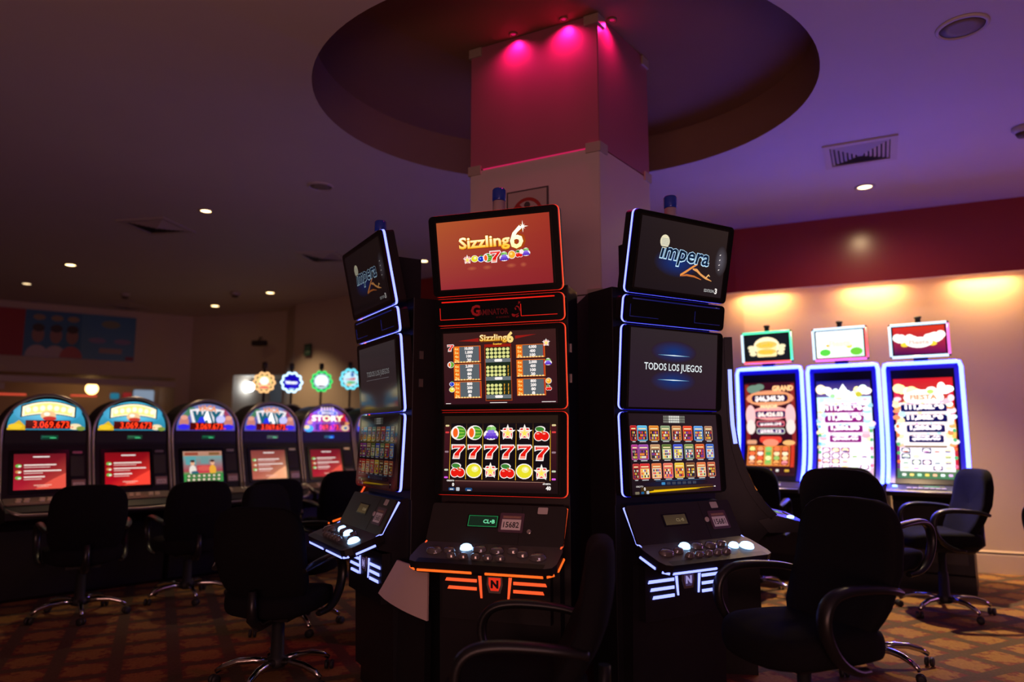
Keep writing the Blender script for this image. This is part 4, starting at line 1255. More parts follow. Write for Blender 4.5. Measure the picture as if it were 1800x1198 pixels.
def top_gold(cv):
    cv.rect(0, 0, 100, 62, rgb(20, 26, 28), base=True)
    cv.ell(50, 34, 30, 22, rgb(255, 235, 190, 1.4)); cv.rr(27, 8, 46, 26, 4, rgb(250, 225, 160, 1.4))
    for s_ in (-1, 1):
        for k in range(3): cv.ell(50 + s_ * (32 + k * 2), 22 + k * 8 - 6, 8, 5, rgb(255, 240, 190, 1.2))
    cv.ell(50, 37, 25, 9, rgb(250, 215, 110)); cv.ell(50, 20, 22, 7, rgb(250, 210, 100))
    cv.text(50, 33, 'Lucky', width=34, height=9, col=rgb(235, 190, 40, 1.3), align='C', bold=0.04, shear=0.2); cv.text(50, 16, 'Honey', width=32, height=9, col=rgb(235, 190, 40, 1.3), align='C', bold=0.04, shear=0.2)
def top_white(cv):
    cv.rect(0, 0, 100, 62, (rgb(245, 250, 230, 1.8), rgb(200, 245, 210, 1.6), rgb(230, 250, 255, 1.8), rgb(235, 245, 255, 1.8)), base=True)
    for x, y, r, c_ in ((18, 12, 12, (90, 210, 70)), (84, 12, 13, (110, 200, 60)), (30, 46, 16, (255, 255, 255)), (60, 44, 22, (250, 252, 255)), (45, 24, 20, (255, 250, 235)), (74, 34, 14, (255, 250, 230)), (25, 28, 5, (255, 190, 90)), (70, 24, 6, (250, 215, 90))): cv.ell(x, y, r, r * 0.7, rgb(*c_, 1.3))
    cv.text(50, 26, 'Fiesta', width=46, height=13, col=rgb(255, 235, 215, 1.2), align='C', bold=0.05)
def top_red(cv):
    cv.rect(0, 0, 100, 62, (rgb(70, 10, 80), rgb(120, 10, 90), rgb(235, 60, 30), rgb(235, 50, 30)), base=True)
    rnd = random.Random(4)
    for k in range(22): cv.ell(8 + k * 4, 26 + 16 * abs(k - 11) / 11 + rnd.uniform(-6, 4), 9, 9, rgb(255, 245, 235, 1.7))
    for x in (22, 76): cv.ell(x, 22, 8, 5, rgb(255, 210, 60, 1.3))
    cv.ell(50, 26, 26, 12, rgb(255, 240, 240, 1.7)); cv.text(50, 22, 'Fiesta', width=40, height=10, col=rgb(255, 205, 190, 1.2), align='C', bold=0.05)

TLED = {k: led('topper_' + k, c_, 1.6) for k, c_ in dict(green=(0.10, 0.9, 0.45), white=(0.6, 0.8, 1.0), red=(1.0, 0.12, 0.12), yellow=(0.95, 0.75, 0.2), magenta=(0.9, 0.15, 0.6)).items()}
def curved_machine(loc, yaw, label, scr, topscr, tcols, topper=True):
    # topper False: the plainer machine of the round bank, lit only along the upper sides
    root = thing('curved_slot_machine', label, 'slot machine', (loc[0], loc[1], 0), yaw, 'slot machines with tall curved displays')
    hw = 0.298
    m = MB()
    sf = Fr((0, 0, 0), (0, 1, 0), (0, 0, 1))
    prof = [(-0.16, 0.80), (-0.10, 0.74), (-0.10, 0.16), (-0.07, 0.14), (-0.07, 0.0), (0.40, 0.0), (0.40, 1.20), (0.22, 1.60), (0.16, 1.90), (0.05, 1.93)] + [(-u + 0.03, z) for u, z in JP[::-1]]
    m.prism(sf, prof, -hw + 0.012, hw - 0.012, BLACK)
    m.build('cabinet', root)
    m = MB()
    m.box(-0.24, 0.24, -0.106, -0.10, 0.24, 0.52, PANEL); m.box(-0.24, 0.24, -0.108, -0.10, 0.53, 0.545, SILVER)
    m.build('access_door', root)
    # curved display body
    m = MB()
    ss = [JL[-1] * k / 24 for k in range(25)]
    m.grid([[jpt(-hw, s_, 0), jpt(hw, s_, 0)] for s_ in ss], GLOSS)
    m.grid([[jpt(hw, s_, 0), jpt(hw, s_, -0.045)] for s_ in ss], BLACK)
    m.grid([[jpt(-hw, s_, -0.045), jpt(-hw, s_, 0)] for s_ in ss], BLACK)
    m.grid([[jpt(hw, s_, -0.045), jpt(-hw, s_, -0.045)] for s_ in ss], BLACK)
    for s_ in (0.0, JL[-1]): m.poly([jpt(-hw, s_, 0), jpt(hw, s_, 0), jpt(hw, s_, -0.045), jpt(-hw, s_, -0.045)], BLACK)
    dp = m.build('display', root)
    sw, sb, st = 0.455, 0.055, JL[-1] - 0.135
    cv = Canvas(lambda a, b_, c_: jpt(a, (sb + st) / 2 + b_, c_ + 0.002), sw, st - sb, 100, 180)
    cv.cuts = 60
    scr(cv)
    cv.build('screen', dp)
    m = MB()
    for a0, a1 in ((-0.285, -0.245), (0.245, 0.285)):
        m.grid([[jpt(a0, s_, 0.001), jpt(a1, s_, 0.001)] for s_ in ss], BEZGLOW)
    m.grid([[jpt(-0.285, JL[-1] - 0.055, 0.001), jpt(0.285, JL[-1] - 0.055, 0.001)], [jpt(-0.285, JL[-1] - 0.012, 0.001), jpt(0.285, JL[-1] - 0.012, 0.001)]], BEZGLOW)
    m.build('painted_glow', dp)  # glow of the light frame on the bezel, painted as emissive bands
    path = [jpt(-hw, s_, 0.004) for s_ in ss[:-1]] + [jpt(-hw + 0.012, JL[-1] - 0.004, 0.004), jpt(-hw + 0.04, JL[-1], 0.004), jpt(hw - 0.04, JL[-1], 0.004), jpt(hw - 0.012, JL[-1] - 0.004, 0.004)] + [jpt(hw, s_, 0.004) for s_ in ss[-2::-1]]
    if topper:
        m = MB(); m.tube(path, 0.0165, WLED, 8); m.build('light_frame', dp)
    else:
        for s2 in (-1, 1):
            m = MB(); m.tube([jpt(s2 * hw, JL[-1] * (0.42 + 0.05 * k), -0.02) for k in range(9)], 0.011, BLED, 8); m.build('light_frame', dp)
    # deck
    m = MB()
    dprof = [(-0.205, 0.888), (-0.36, 0.850), (-0.375, 0.835), (-0.36, 0.80), (-0.16, 0.79), (-0.10, 0.86)]
    m.prism(sf, dprof, -hw, hw, PANEL)
    dk = m.build('button_deck', root, bevel=0.004)
    m = MB(); m.tube([(-hw, -0.376, 0.835), (hw, -0.376, 0.835)], 0.006, SILVER, 8); m.build('edge_trim', dk)
    dfr = Fr((0, -0.285, 0.8695), (1, 0, 0), (0, 0.155, 0.038))
    cv = Canvas(lambda a, b_, c_: dfr(a + 0.03, b_ + 0.025, c_ + 0.002), 0.19, 0.055, 100, 30)
    cv.rect(0, 0, 100, 30, rgb(120, 110, 80), base=True); cv.rect(20, 8, 60, 14, rgb(60, 160, 90)); cv.rect(30, 12, 40, 5, rgb(150, 220, 160))
    cv.build('touch_panel', dk)
    for k in range(7):
        m = MB(); m.prism(dfr, rrect(0.034, 0.022, 0.004, 2, -0.13 + k * 0.042, -0.035), 0, 0.008, WHITEP); m.build('button', dk)
    m = MB(); m.lathe([(0.02, 0), (0.02, 0.012), (0.012, 0.016)], BTNL, 12, tuple(dfr(-0.24, 0.0, 0.0))); m.build('lit_button', dk)
    m = MB(); m.box(-0.02, 0.02, -0.02, 0.03, -0.0, 0.035, SILVER)
    if topper:
        m = MB(); m.box(-0.055, 0.055, 0.0, 0.05, 1.92, 2.00, BLACK); m.box(-0.03, 0.03, 0.0, 0.03, 2.0, 2.29, BLACK); m.build('topper_mount', root)
        tf = Fr((0, -0.03, 2.135), (1, 0, 0), (0, -0.06, 1))
        m = MB(); m.prism(tf, rrect(0.47, 0.305, 0.012), -0.03, 0.0, BLACK); tp = m.build('topper', root)
        cv = Canvas(lambda a, b_, c_: tf(a, b_, c_ + 0.0012), 0.40, 0.243, 100, 62); topscr(cv); cv.build('topper_screen', tp)
        L_, R2, T_, B_ = tcols
        for p0, p1, k in (((-0.225, -0.135), (-0.225, 0.135), L_), ((0.225, -0.135), (0.225, 0.135), R2), ((-0.218, 0.143), (0.218, 0.143), T_), ((-0.218, -0.143), (0.218, -0.143), B_)):
            m = MB(); m.tube([tf(*p0, 0.002), tf(*p1, 0.002)], 0.0115, TLED[k], 8); m.build('light_strip', tp)
        m = MB(); m.lathe([(0.022, 2.28), (0.022, 2.33), (0.03, 2.335), (0.03, 2.35), (0.004, 2.352)], VENTD, 12, (0, 0.01, 0)); m.build('beacon', root)
    return root
wd = Vector((0.9103, -0.4141)); wn = Vector((-0.4141, -0.9103))
m3 = Vector((3.61, 6.30))
YW = math.radians(-34)      # each machine stands turned a little off the wall line
for k, (lab, a, b_, tc) in enumerate((('tall curved machine with red topped screen, end of the row by bare wall', lambda cv: scr_pastel(cv, True), top_red, ('white', 'magenta', 'white', 'white')),
        ('tall curved machine with pastel white screen, middle of three at the cream wall', scr_pastel, top_white, ('white', 'red', 'white', 'magenta')),
        ('tall curved machine with dark red screen and money amounts, nearest the column', scr_grand, top_gold, ('white', 'green', 'green', 'red')))):
    p = m3 - wd * 0.637 * k
    curved_machine(p, YW, lab, a, b_, tc)
curved_machine((1.33, 4.42), D2(80), 'tall curved machine seen edge on behind the right blue lit machine', scr_grand, top_gold, None, False).scale.z = 0.965

# ------------------------------------------------------------ arched machines in the row on the left
AW = 0.315
def yprof(z):
    pts = [(0.70, -0.37), (0.76, -0.27), (0.80, -0.13), (1.22, -0.01), (1.33, 0.0), (2.0, 0.0)]
    if z <= pts[0][0]: return pts[0][1]
    for (z0, y0), (z1, y1) in zip(pts, pts[1:]):
        if z <= z1: return y0 + (y1 - y0) * (z - z0) / (z1 - z0)
    return 0.0
def digits(cv, x, y, w, h, txt):
    cv.rect(x - 2, y - 2, w + 4, h + 4, rgb(70, 5, 5)); cv.text(x + w, y, txt, width=w * 0.86, height=h, col=rgb(255, 60, 25, 1.4), align='R', bold=0.01)
    cv.rect(x + w + 1, y, 1.5, h * 0.25, rgb(255, 60, 25)); cv.rect(x + w + 4, y, 1.5, h * 0.25, rgb(255, 60, 25))
def arch_bg(cv, c0, c1):
    n_ = 28
    prev = None
    cv.k += 1
    for k in range(n_ + 1):
        a = PI * k / n_
        p = (50 + 50 * math.cos(a), 8 + 62 * math.sin(a))
        if prev:
            q = [(p[0], 0), (prev[0], 0), prev, p]
            col = lambda v: tuple(c0[i] * (1 - min(1, v / 70)) + c1[i] * min(1, v / 70) for i in range(3))
            cv.poly([cv.p(*t_) for t_ in q], DISP, tuple(col(v[1]) for v in q))
        prev = p
def arch_ball(cv):
    arch_bg(cv, rgb(40, 120, 150), rgb(60, 170, 205))
    cv.shape([(0, 4), (14, 22), (24, 6), (22, 0), (0, 0)], rgb(210, 170, 30)); cv.ell(10, 8, 9, 6, rgb(230, 190, 40)); cv.ell(86, 8, 9, 7, rgb(235, 215, 170)); cv.ell(94, 4, 6, 5, rgb(120, 140, 60))
    cv.glow(50, 40, 44, 26, rgb(120, 210, 230), rgb(55, 150, 190))
    # arched golden title block with a white rim
    def arcblk(r0, r1, x0, x1, col):
        up_, lo = [], []
        for k in range(11):
            t_ = k / 10; x = x0 + (x1 - x0) * t_; q = 4 * t_ * (1 - t_)
            up_.append((x, r1 + 12 * q)); lo.append((x, r0 + 7 * q))
        for k in range(10): cv.shape([lo[k], lo[k + 1], up_[k + 1], up_[k]], col); cv.k -= 1
        cv.k += 1
    arcblk(28, 54, 15, 86, rgb(25, 30, 30)); arcblk(30, 52, 17, 84, rgb(250, 240, 205, 1.1)); arcblk(33, 49, 20, 81, rgb(245, 220, 130, 1.1))
    for k in range(7): cv.ell(24 + k * 9, 45 + 6 * (1 - abs(k - 3) / 3), 3.4, 6, rgb(255, 246, 205, 1.2))
    cv.ell(50, 33, 10, 10, rgb(235, 190, 140)); cv.ell(52, 26, 9, 5, rgb(190, 50, 40)); cv.ell(48, 36, 4, 4, rgb(255, 245, 225))
    digits(cv, 24, 5, 54, 15, '3.069.673')
def arch_way(cv):
    arch_bg(cv, rgb(70, 60, 160), rgb(110, 120, 170))
    cv.shape([(2, 4), (30, 60), (20, 60), (6, 34)], rgb(70, 120, 90)); cv.shape([(98, 4), (72, 60), (82, 56), (94, 34)], rgb(150, 60, 90))
    for s_ in (0, 1):
        x = 12 + s_ * 76
        cv.ell(x, 22, 8, 14, rgb(190, 120, 110)); cv.ell(x, 34, 6, 6, rgb(215, 150, 130)); cv.ell(x, 10, 10, 7, rgb(50, 40, 220))
    cv.shape([(26, 20), (74, 20), (80, 54), (50, 62), (20, 54)], rgb(225, 220, 225))
    cv.text(50, 50, 'VACA', width=32, height=13, col=rgb(225, 140, 90), align='C', bold=0.05, arc=3)
    cv.text(50, 22, 'WAY', width=50, height=26, col=rgb(25, 90, 110), align='C', bold=0.10)
    cv.text(50, 23, 'A', width=17, height=25, col=rgb(250, 250, 255, 1.2), align='C', bold=0.07)
    cv.shape([(34, 20), (48, 20), (44, 36), (38, 36)], rgb(40, 50, 220)); cv.ell(74, 30, 8, 10, rgb(190, 190, 255))
    digits(cv, 24, 4, 54, 15, '3.069.673')
def arch_story(cv):
    arch_bg(cv, rgb(150, 60, 110), rgb(120, 80, 190))
    for k in range(5): cv.shape([(34 + k * 7, 56), (38 + k * 7, 56), (37 + k * 6, 72), (35 + k * 6, 72)], rgb(250, 220, 200))
    cv.ell(50, 54, 22, 9, rgb(220, 225, 245)); cv.ell(50, 54, 20, 7.5, rgb(30, 70, 150)); cv.text(50, 51, 'BINGO', width=28, height=7, col=W_, align='C', bold=0.03)
    cv.shape([(8, 28), (92, 28), (88, 52), (70, 48), (30, 48), (12, 52)], rgb(190, 25, 40))
    cv.text(50, 30, 'STORY', width=72, height=17, col=rgb(120, 20, 20), align='C', bold=0.09); cv.text(50, 30.5, 'STORY', width=70, height=16, col=rgb(255, 240, 190, 1.2), align='C', bold=0.05)
    for x, y, r, c_ in ((10, 8, 10, (60, 170, 210)), (6, 12, 6, (240, 210, 60)), (12, 26, 6, (220, 150, 90)), (90, 10, 9, (220, 190, 150)), (91, 10, 4, (40, 100, 160)), (84, 24, 7, (110, 40, 50)), (94, 24, 5, (210, 140, 80))): cv.ell(x, y, r, r, rgb(*c_))
    digits(cv, 26, 5, 48, 15, '069.673')
def scr_notice(cv, c0, c1, c2):
    cv.rect(0, 0, 100, 78, (c1, c2, c0, c0), base=True)
    cv.shape([(40, 0), (100, 0), (100, 34), (76, 22)], tuple(min(1, v * 1.35) for v in c2))
    cv.rect(36, 70, 32, 2.4, W_)
    for k, (w1, w2) in enumerate(((62, 50), (72, 36), (40, 34))):
        y = 52 - k * 13
        cv.ell(9, y, 6, 3.6, rgb(110, 190, 80) if k != 1 else rgb(210, 130, 70)); cv.ell(11, y - 1, 3, 2, rgb(240, 250, 230))
        cv.rect(19, y, w1, 2.6, rgb(255, 235, 225)); cv.rect(19, y - 4.6, w2, 1.5, rgb(240, 200, 190))
    cv.rect(38, 8, 34, 1.6, rgb(255, 190, 170)); cv.rect(44, 5, 22, 1, rgb(255, 190, 170))
def scr_market(cv):
    cv.rect(0, 0, 100, 78, (rgb(60, 130, 70), rgb(70, 140, 80), rgb(190, 130, 110), rgb(190, 140, 120)), base=True)
    cv.rect(0, 26, 100, 40, (rgb(170, 60, 70), rgb(110, 160, 160))); cv.rect(6, 44, 26, 22, rgb(90, 160, 165)); cv.rect(44, 46, 20, 18, rgb(110, 150, 150)); cv.rect(4, 68, 34, 7, rgb(150, 70, 50)); cv.rect(66, 68, 28, 7, rgb(130, 90, 50))
    cv.rect(34, 22, 40, 20, rgb(200, 60, 70)); cv.ell(52, 34, 16, 7, rgb(215, 90, 80))
    for x, c_, h_ in ((23, (235, 225, 215), (60, 40, 40)), (74, (235, 170, 50), (70, 40, 30))):
        cv.ell(x, 30, 9, 13, rgb(*c_)); cv.ell(x, 48, 5.5, 6, rgb(235, 175, 140)); cv.ell(x, 53, 6, 3.4, rgb(*h_))
    cv.ell(28, 24, 10, 4, rgb(40, 90, 110))
    cv.rect(0, 0, 100, 21, rgb(60, 150, 70))
    k0 = cv.k
    for r in range(2):
        for k in range(7):
            cv.k = k0
            cv.rr(6 + k * 12.8 + r * 1, 2.5 + r * 9.5, 11, 7.4, 1.4, rgb(70, 60, 40)); cv.ell(11.5 + k * 12.8 + r, 6 + r * 9.5, 3.4, 2.6, rgb(235, 225, 190))
def arched_machine(loc, yaw, label, arch, scr, num):
    root = thing('arched_slot_machine', label, 'slot machine', (loc[0], loc[1], 0), yaw, 'arched slot machines in the left row')
    sf = Fr((0, 0, 0), (0, 1, 0), (0, 0, 1))
    m = MB()
    prof = [(0.0, 1.335), (-0.012, 1.22), (-0.13, 0.80), (-0.27, 0.76), (-0.35, 0.715), (-0.35, 0.66), (-0.13, 0.60), (-0.08, 0.55), (-0.08, 0.03), (-0.04, 0.0), (0.42, 0.0), (0.42, 1.335)]
    m.prism(sf, prof, -AW + 0.008, AW - 0.008, BLACK)
    m.build('cabinet', root)
    # arched hood
    arc = [(AW * 0.97 * math.cos(PI * k / 20), 1.335 + 0.292 * math.sin(PI * k / 20)) for k in range(21)]
    m = MB()
    ff = Fr((0, 0, 0), (1, 0, 0), (0, 0, 1))
    m.prism(ff, [(-AW * 0.97, 1.335)] + [(-x, z) for x, z in arc[1:-1]] + [(AW * 0.97, 1.335)], -0.34, -0.002, BLACK, smooth=False)
    hood = m.build('hood', root)
    af = Fr((0, -0.0005, 1.345 + 0.128), (1, 0, 0), (0, 0, 1))
    cv = Canvas(lambda a, b_, c_: af(a, b_, c_ + 0.001), AW * 1.78, 0.256, 100, 70)
    arch(cv)
    cv.dim(1.2)
    cv.build('arch_display', hood)
    # silver trim following the whole front outline
    path = []
    for k in range(0, 5): path.append((-0.20 - 0.10 * math.sin(k * PI / 8) * 1.0, -0.365 + 0.0 if k < 2 else -0.365 + 0.03 * (k - 1), 0.692 + 0.012 * k))
    side = [(-AW, yprof(z) - 0.008, z) for z in (0.78, 0.80, 0.86, 0.95, 1.05, 1.15, 1.25, 1.335)]
    arcp = [(-AW * math.cos(PI * k / 24), -0.008, 1.335 + 0.30 * math.sin(PI * k / 24)) for k in range(1, 24)]
    left = [(0.0, -0.372, 0.688)] + path + side
    right = [(-x, y, z) for x, y, z in left][::-1]
    m = MB()
    m.tube(left + arcp + right[:-1], 0.0135, SILVER, 8, closed=True)
    m.build('trim', root)
    # meter strip under the arch
    m = MB()
    m.box(-0.29, 0.29, -0.010, 0.0, 1.235, 1.333, PANEL)
    st = m.build('meter_strip', root)
    mf = Fr((0.02, -0.0105, 1.285), (1, 0, 0), (0, 0, 1))
    cv = Canvas(lambda a, b_, c_: mf(a, b_, c_ + 0.0004), 0.125, 0.034, 100, 28)
    cv.rect(0, 0, 100, 28, rgb(14, 60, 42), base=True); cv.rect(6, 16, 70, 4, rgb(40, 130, 90)); cv.rect(52, 7, 36, 7, rgb(70, 200, 130))
    cv.build('meter_display', st)
    # slanted screen
    q = Fr((0, -0.071 - 0.006, 1.01), (1, 0, 0), (0, 0.118, 0.42))
    m = MB(); m.prism(q, rrect(0.42, 0.355, 0.012, 3, -0.045, 0.0), -0.004, 0.004, GLOSS); sp = m.build('screen_bezel', root)
    cv = Canvas(lambda a, b_, c_: q(a - 0.042, b_, c_ + 0.0046), 0.365, 0.292, 100, 78)
    scr(cv)
    cv.build('screen', sp)
    # bill slot and number plate right of the screen
    m = MB(); m.prism(q, rrect(0.10, 0.17, 0.006, 2, 0.225, 0.035), -0.004, 0.006, VENTD); bs = m.build('bill_acceptor', root)
    m = MB(); m.prism(q, rrect(0.075, 0.022, 0.010, 3, 0.225, 0.152), 0.0, 0.010, SILVER); m.build('bill_slot', bs)
    m = MB(); m.prism(q, rrect(0.105, 0.075, 0.004, 2, 0.235, -0.115), 0.0, 0.006, pbr('plate_frame2', (0.22, 0.14, 0.13), 0.4)); npl = m.build('number_plate', root)
    cv = Canvas(lambda a, b_, c_: q(a + 0.235, b_ - 0.115, c_ + 0.0064), 0.095, 0.066, 100, 70, PRINT)
    cv.rect(5, 5, 90, 44, (0.7, 0.55, 0.5)); cv.rect(5, 53, 90, 12, (0.4, 0.2, 0.16)); cv.text(50, 16, num, width=66, height=20, col=(0.1, 0.06, 0.06), align='C')
    cv.build('number', npl)
    # deck with square buttons
    d = Fr((0, -0.20, 0.782), (1, 0, 0), (0, 0.14, 0.04))
    m = MB(); m.prism(d, rrect(0.60, 0.15, 0.02), 0, 0.008, pbr('deck_tan', (0.17, 0.13, 0.105), 0.45)); dk = m.build('button_deck', root)
    for x in (-0.20, -0.145, -0.04, 0.015, 0.12, 0.175):
        for y in (-0.022, 0.022):
            m = MB(); m.prism(d, rrect(0.038, 0.026, 0.005, 2, x + y * 0.3, y), 0.008, 0.018, pbr('key_cap', (0.62, 0.50, 0.38), 0.4) if 'key_cap' not in MATS else MATS['key_cap']); m.build('button', dk)
    return root
AY = D2(45.6)
dk_red = (rgb(110, 20, 30), rgb(175, 25, 45), rgb(205, 75, 60))
lt_red = (rgb(130, 12, 20), rgb(190, 10, 30), rgb(250, 60, 45))
salm = (rgb(130, 60, 50), rgb(190, 100, 80), rgb(220, 150, 110))
ROW = ((arch_ball, lambda cv: scr_notice(cv, *dk_red), 'first arched machine from the left edge, teal arch with blurred gold lettering', '15671'),
       (arch_ball, lambda cv: scr_notice(cv, *lt_red), 'second arched machine from the left, teal arch, bright red screen', '15672'),
       (arch_way, scr_market, 'third arched machine from the left, cartoon market scene on its screen', '15673'),
       (arch_way, lambda cv: scr_notice(cv, *salm), 'fourth arched machine from the left, salmon coloured screen', '15674'),
       (arch_story, lambda cv: scr_notice(cv, *dk_red), 'fifth arched machine from the left, bingo story lettering in its arch', '15675'),
       (arch_way, lambda cv: scr_notice(cv, *dk_red), 'sixth arched machine, mostly hidden behind the left blue lit machine', '15676'))
for k, (a, s_, lab, num) in enumerate(ROW):
    arched_machine((-3.862 + 0.461 * k, 6.0 + 0.472 * k), AY, lab, a, s_, num)

# machines farther back carrying round chip signs
def chip_machine(loc, yaw, label, ring, face, zc, sc):
    root = thing('chip_sign_machine', label, 'slot machine', (loc[0], loc[1], 0), yaw, 'machines with round chip signs')
    arc = [(0.20 * math.cos(PI * k / 14), 1.44 + 0.24 * math.sin(PI * k / 14)) for k in range(15)]
    m = MB()
    ff = Fr((0, 0, 0), (1, 0, 0), (0, 0, 1))
    m.prism(ff, [(-0.20, 0.0)] + [(-x, z) for x, z in arc] + [(0.20, 0.0)], -0.3, 0.0, BLACK)
    m.build('cabinet', root)
    m = MB(); m.tube([(arc[k][0], -0.006, arc[k][1]) for k in range(3, 12)], 0.012, SILVER, 8); m.build('hood_trim', root)
    m = MB(); m.tube([(0, 0.06, 1.60), (0, 0.06, zc + 0.20)], 0.014, VENTD, 8); m.lathe([(0.03, zc + 0.17), (0.03, zc + 0.24), (0.01, zc + 0.25)], VENTD, 10, (0, 0.06, 0)); m.build('sign_pole', root)
    n_ = 80
    out = lambda r: [(r * (1 + 0.085 * math.cos(10 * 2 * PI * k / n_)) * math.cos(2 * PI * k / n_), r * (1 + 0.085 * math.cos(10 * 2 * PI * k / n_)) * math.sin(2 * PI * k / n_)) for k in range(n_)]
    cf = Fr((0, 0.0, zc), (1, 0, 0), (0, 0, 1))
    m = MB(); m.prism(cf, out(0.122 * sc), -0.05, 0.0, BLACK); sg_ = m.build('chip_sign', root)
    m = MB(); o = out(0.114 * sc); m.tube([cf(x, y, 0.004) for x, y in o], 0.0125, ring, 6, closed=True); m.build('neon_ring', sg_)
    cv = Canvas(lambda a, b_, c_: cf(a, b_, c_ + 0.002), 0.2 * sc, 0.2 * sc, 100, 100)
    face(cv)
    cv.build('sign_face', sg_)
def face_gold(cv):
    cv.ell(50, 50, 46, 46, rgb(250, 220, 130)); cv.ell(50, 60, 26, 24, rgb(250, 250, 235, 1.3)); cv.ell(50, 20, 30, 8, rgb(230, 90, 60)); cv.ell(50, 64, 12, 16, rgb(255, 255, 245, 1.6)); cv.ell(24, 40, 10, 8, rgb(240, 150, 120)); cv.ell(78, 40, 9, 8, rgb(240, 150, 120))
def face_blue(cv):
    cv.ell(50, 50, 46, 46, rgb(10, 0, 210)); cv.star(50, 60, 40, rgb(15, 5, 170), inner=0.6, n=8); cv.text(50, 44, 'bingo', width=70, height=16, col=rgb(235, 240, 255, 1.4), align='C', bold=0.06); cv.rect(20, 40, 60, 3, rgb(230, 240, 255)); cv.ell(50, 8, 18, 7, rgb(190, 230, 250))
def face_white(cv):
    cv.ell(50, 50, 46, 46, rgb(200, 235, 240)); cv.ell(50, 52, 36, 32, rgb(245, 250, 255, 1.5)); cv.ell(38, 56, 7, 4, rgb(230, 120, 170)); cv.ell(62, 56, 7, 4, rgb(200, 90, 160)); cv.ell(50, 22, 22, 5, rgb(120, 60, 100)); cv.ell(50, 78, 24, 6, rgb(255, 255, 255, 1.4))
def face_teal(cv):
    cv.ell(50, 50, 46, 46, rgb(190, 230, 245, 1.2)); cv.shape([(10, 46), (80, 60), (76, 44)], rgb(220, 50, 70)); cv.ell(54, 30, 28, 8, rgb(90, 190, 110)); cv.ell(60, 78, 10, 16, rgb(70, 120, 190)); cv.ell(40, 16, 18, 6, rgb(240, 190, 120))
ring = lambda n_, c_, s_: led('chip_ring_' + n_, c_, s_)
for (u_, y_, ring_, face_, lab, zc) in ((-0.346, 8.45, ring('amber', (1.0, 0.55, 0.22), 1.4), face_gold, 'machine under the amber gold round chip sign, beside the lit doorway', 673),
        (-0.3076, 9.0, ring('white', (0.55, 0.8, 1.0), 2.0), face_blue, 'machine under the blue round chip sign with a white rim', 673),
        (-0.266, 9.55, ring('green', (0.03, 0.8, 0.16), 1.3), face_white, 'machine under the white round chip sign with a green neon rim', 671),
        (-0.2255, 10.1, ring('cyan', (0.15, 0.75, 0.9), 1.6), face_teal, 'machine under the cyan rimmed round chip sign, partly behind the left blue lit machine', 667)):
    chip_machine((u_ * y_, y_), D2(20), lab, ring_, face_, 1.3 + y_ * (766 - zc) / 1268, y_ / 8.7)

# ------------------------------------------------------------ swivel chairs
def sq(a, e): return math.copysign(abs(a) ** e, a)
def cushion(m, fn, rx, ry, th, mat, n=28, e=0.62, layers=9, puff=0.75):
    """rounded slab: superellipse outline rx x ry, thickness th, through fn(a, b, c)"""
    rows = []
    for k in range(layers):
        t_ = -1 + 2 * k / (layers - 1)
        sc = (1 - abs(t_) ** 3.2) ** 0.5 * 0.16 + 0.84 if abs(t_) < 1 else 0.80
        rows.append([fn(sq(math.cos(2 * PI * j / n), e) * rx * sc, sq(math.sin(2 * PI * j / n), e) * ry * sc, t_ * th) for j in range(n)])
    cen0 = [fn(0, 0, -th * 1.12)] * n; cen1 = [fn(0, 0, th * 1.12)] * n
    mid0 = [fn(sq(math.cos(2 * PI * j / n), e) * rx * 0.5, sq(math.sin(2 * PI * j / n), e) * ry * 0.5, -th * 1.1) for j in range(n)]
    mid1 = [fn(sq(math.cos(2 * PI * j / n), e) * rx * 0.5, sq(math.sin(2 * PI * j / n), e) * ry * 0.5, th * 1.1) for j in range(n)]
    m.grid([cen0, mid0] + rows + [mid1, cen1], mat, closed=True)

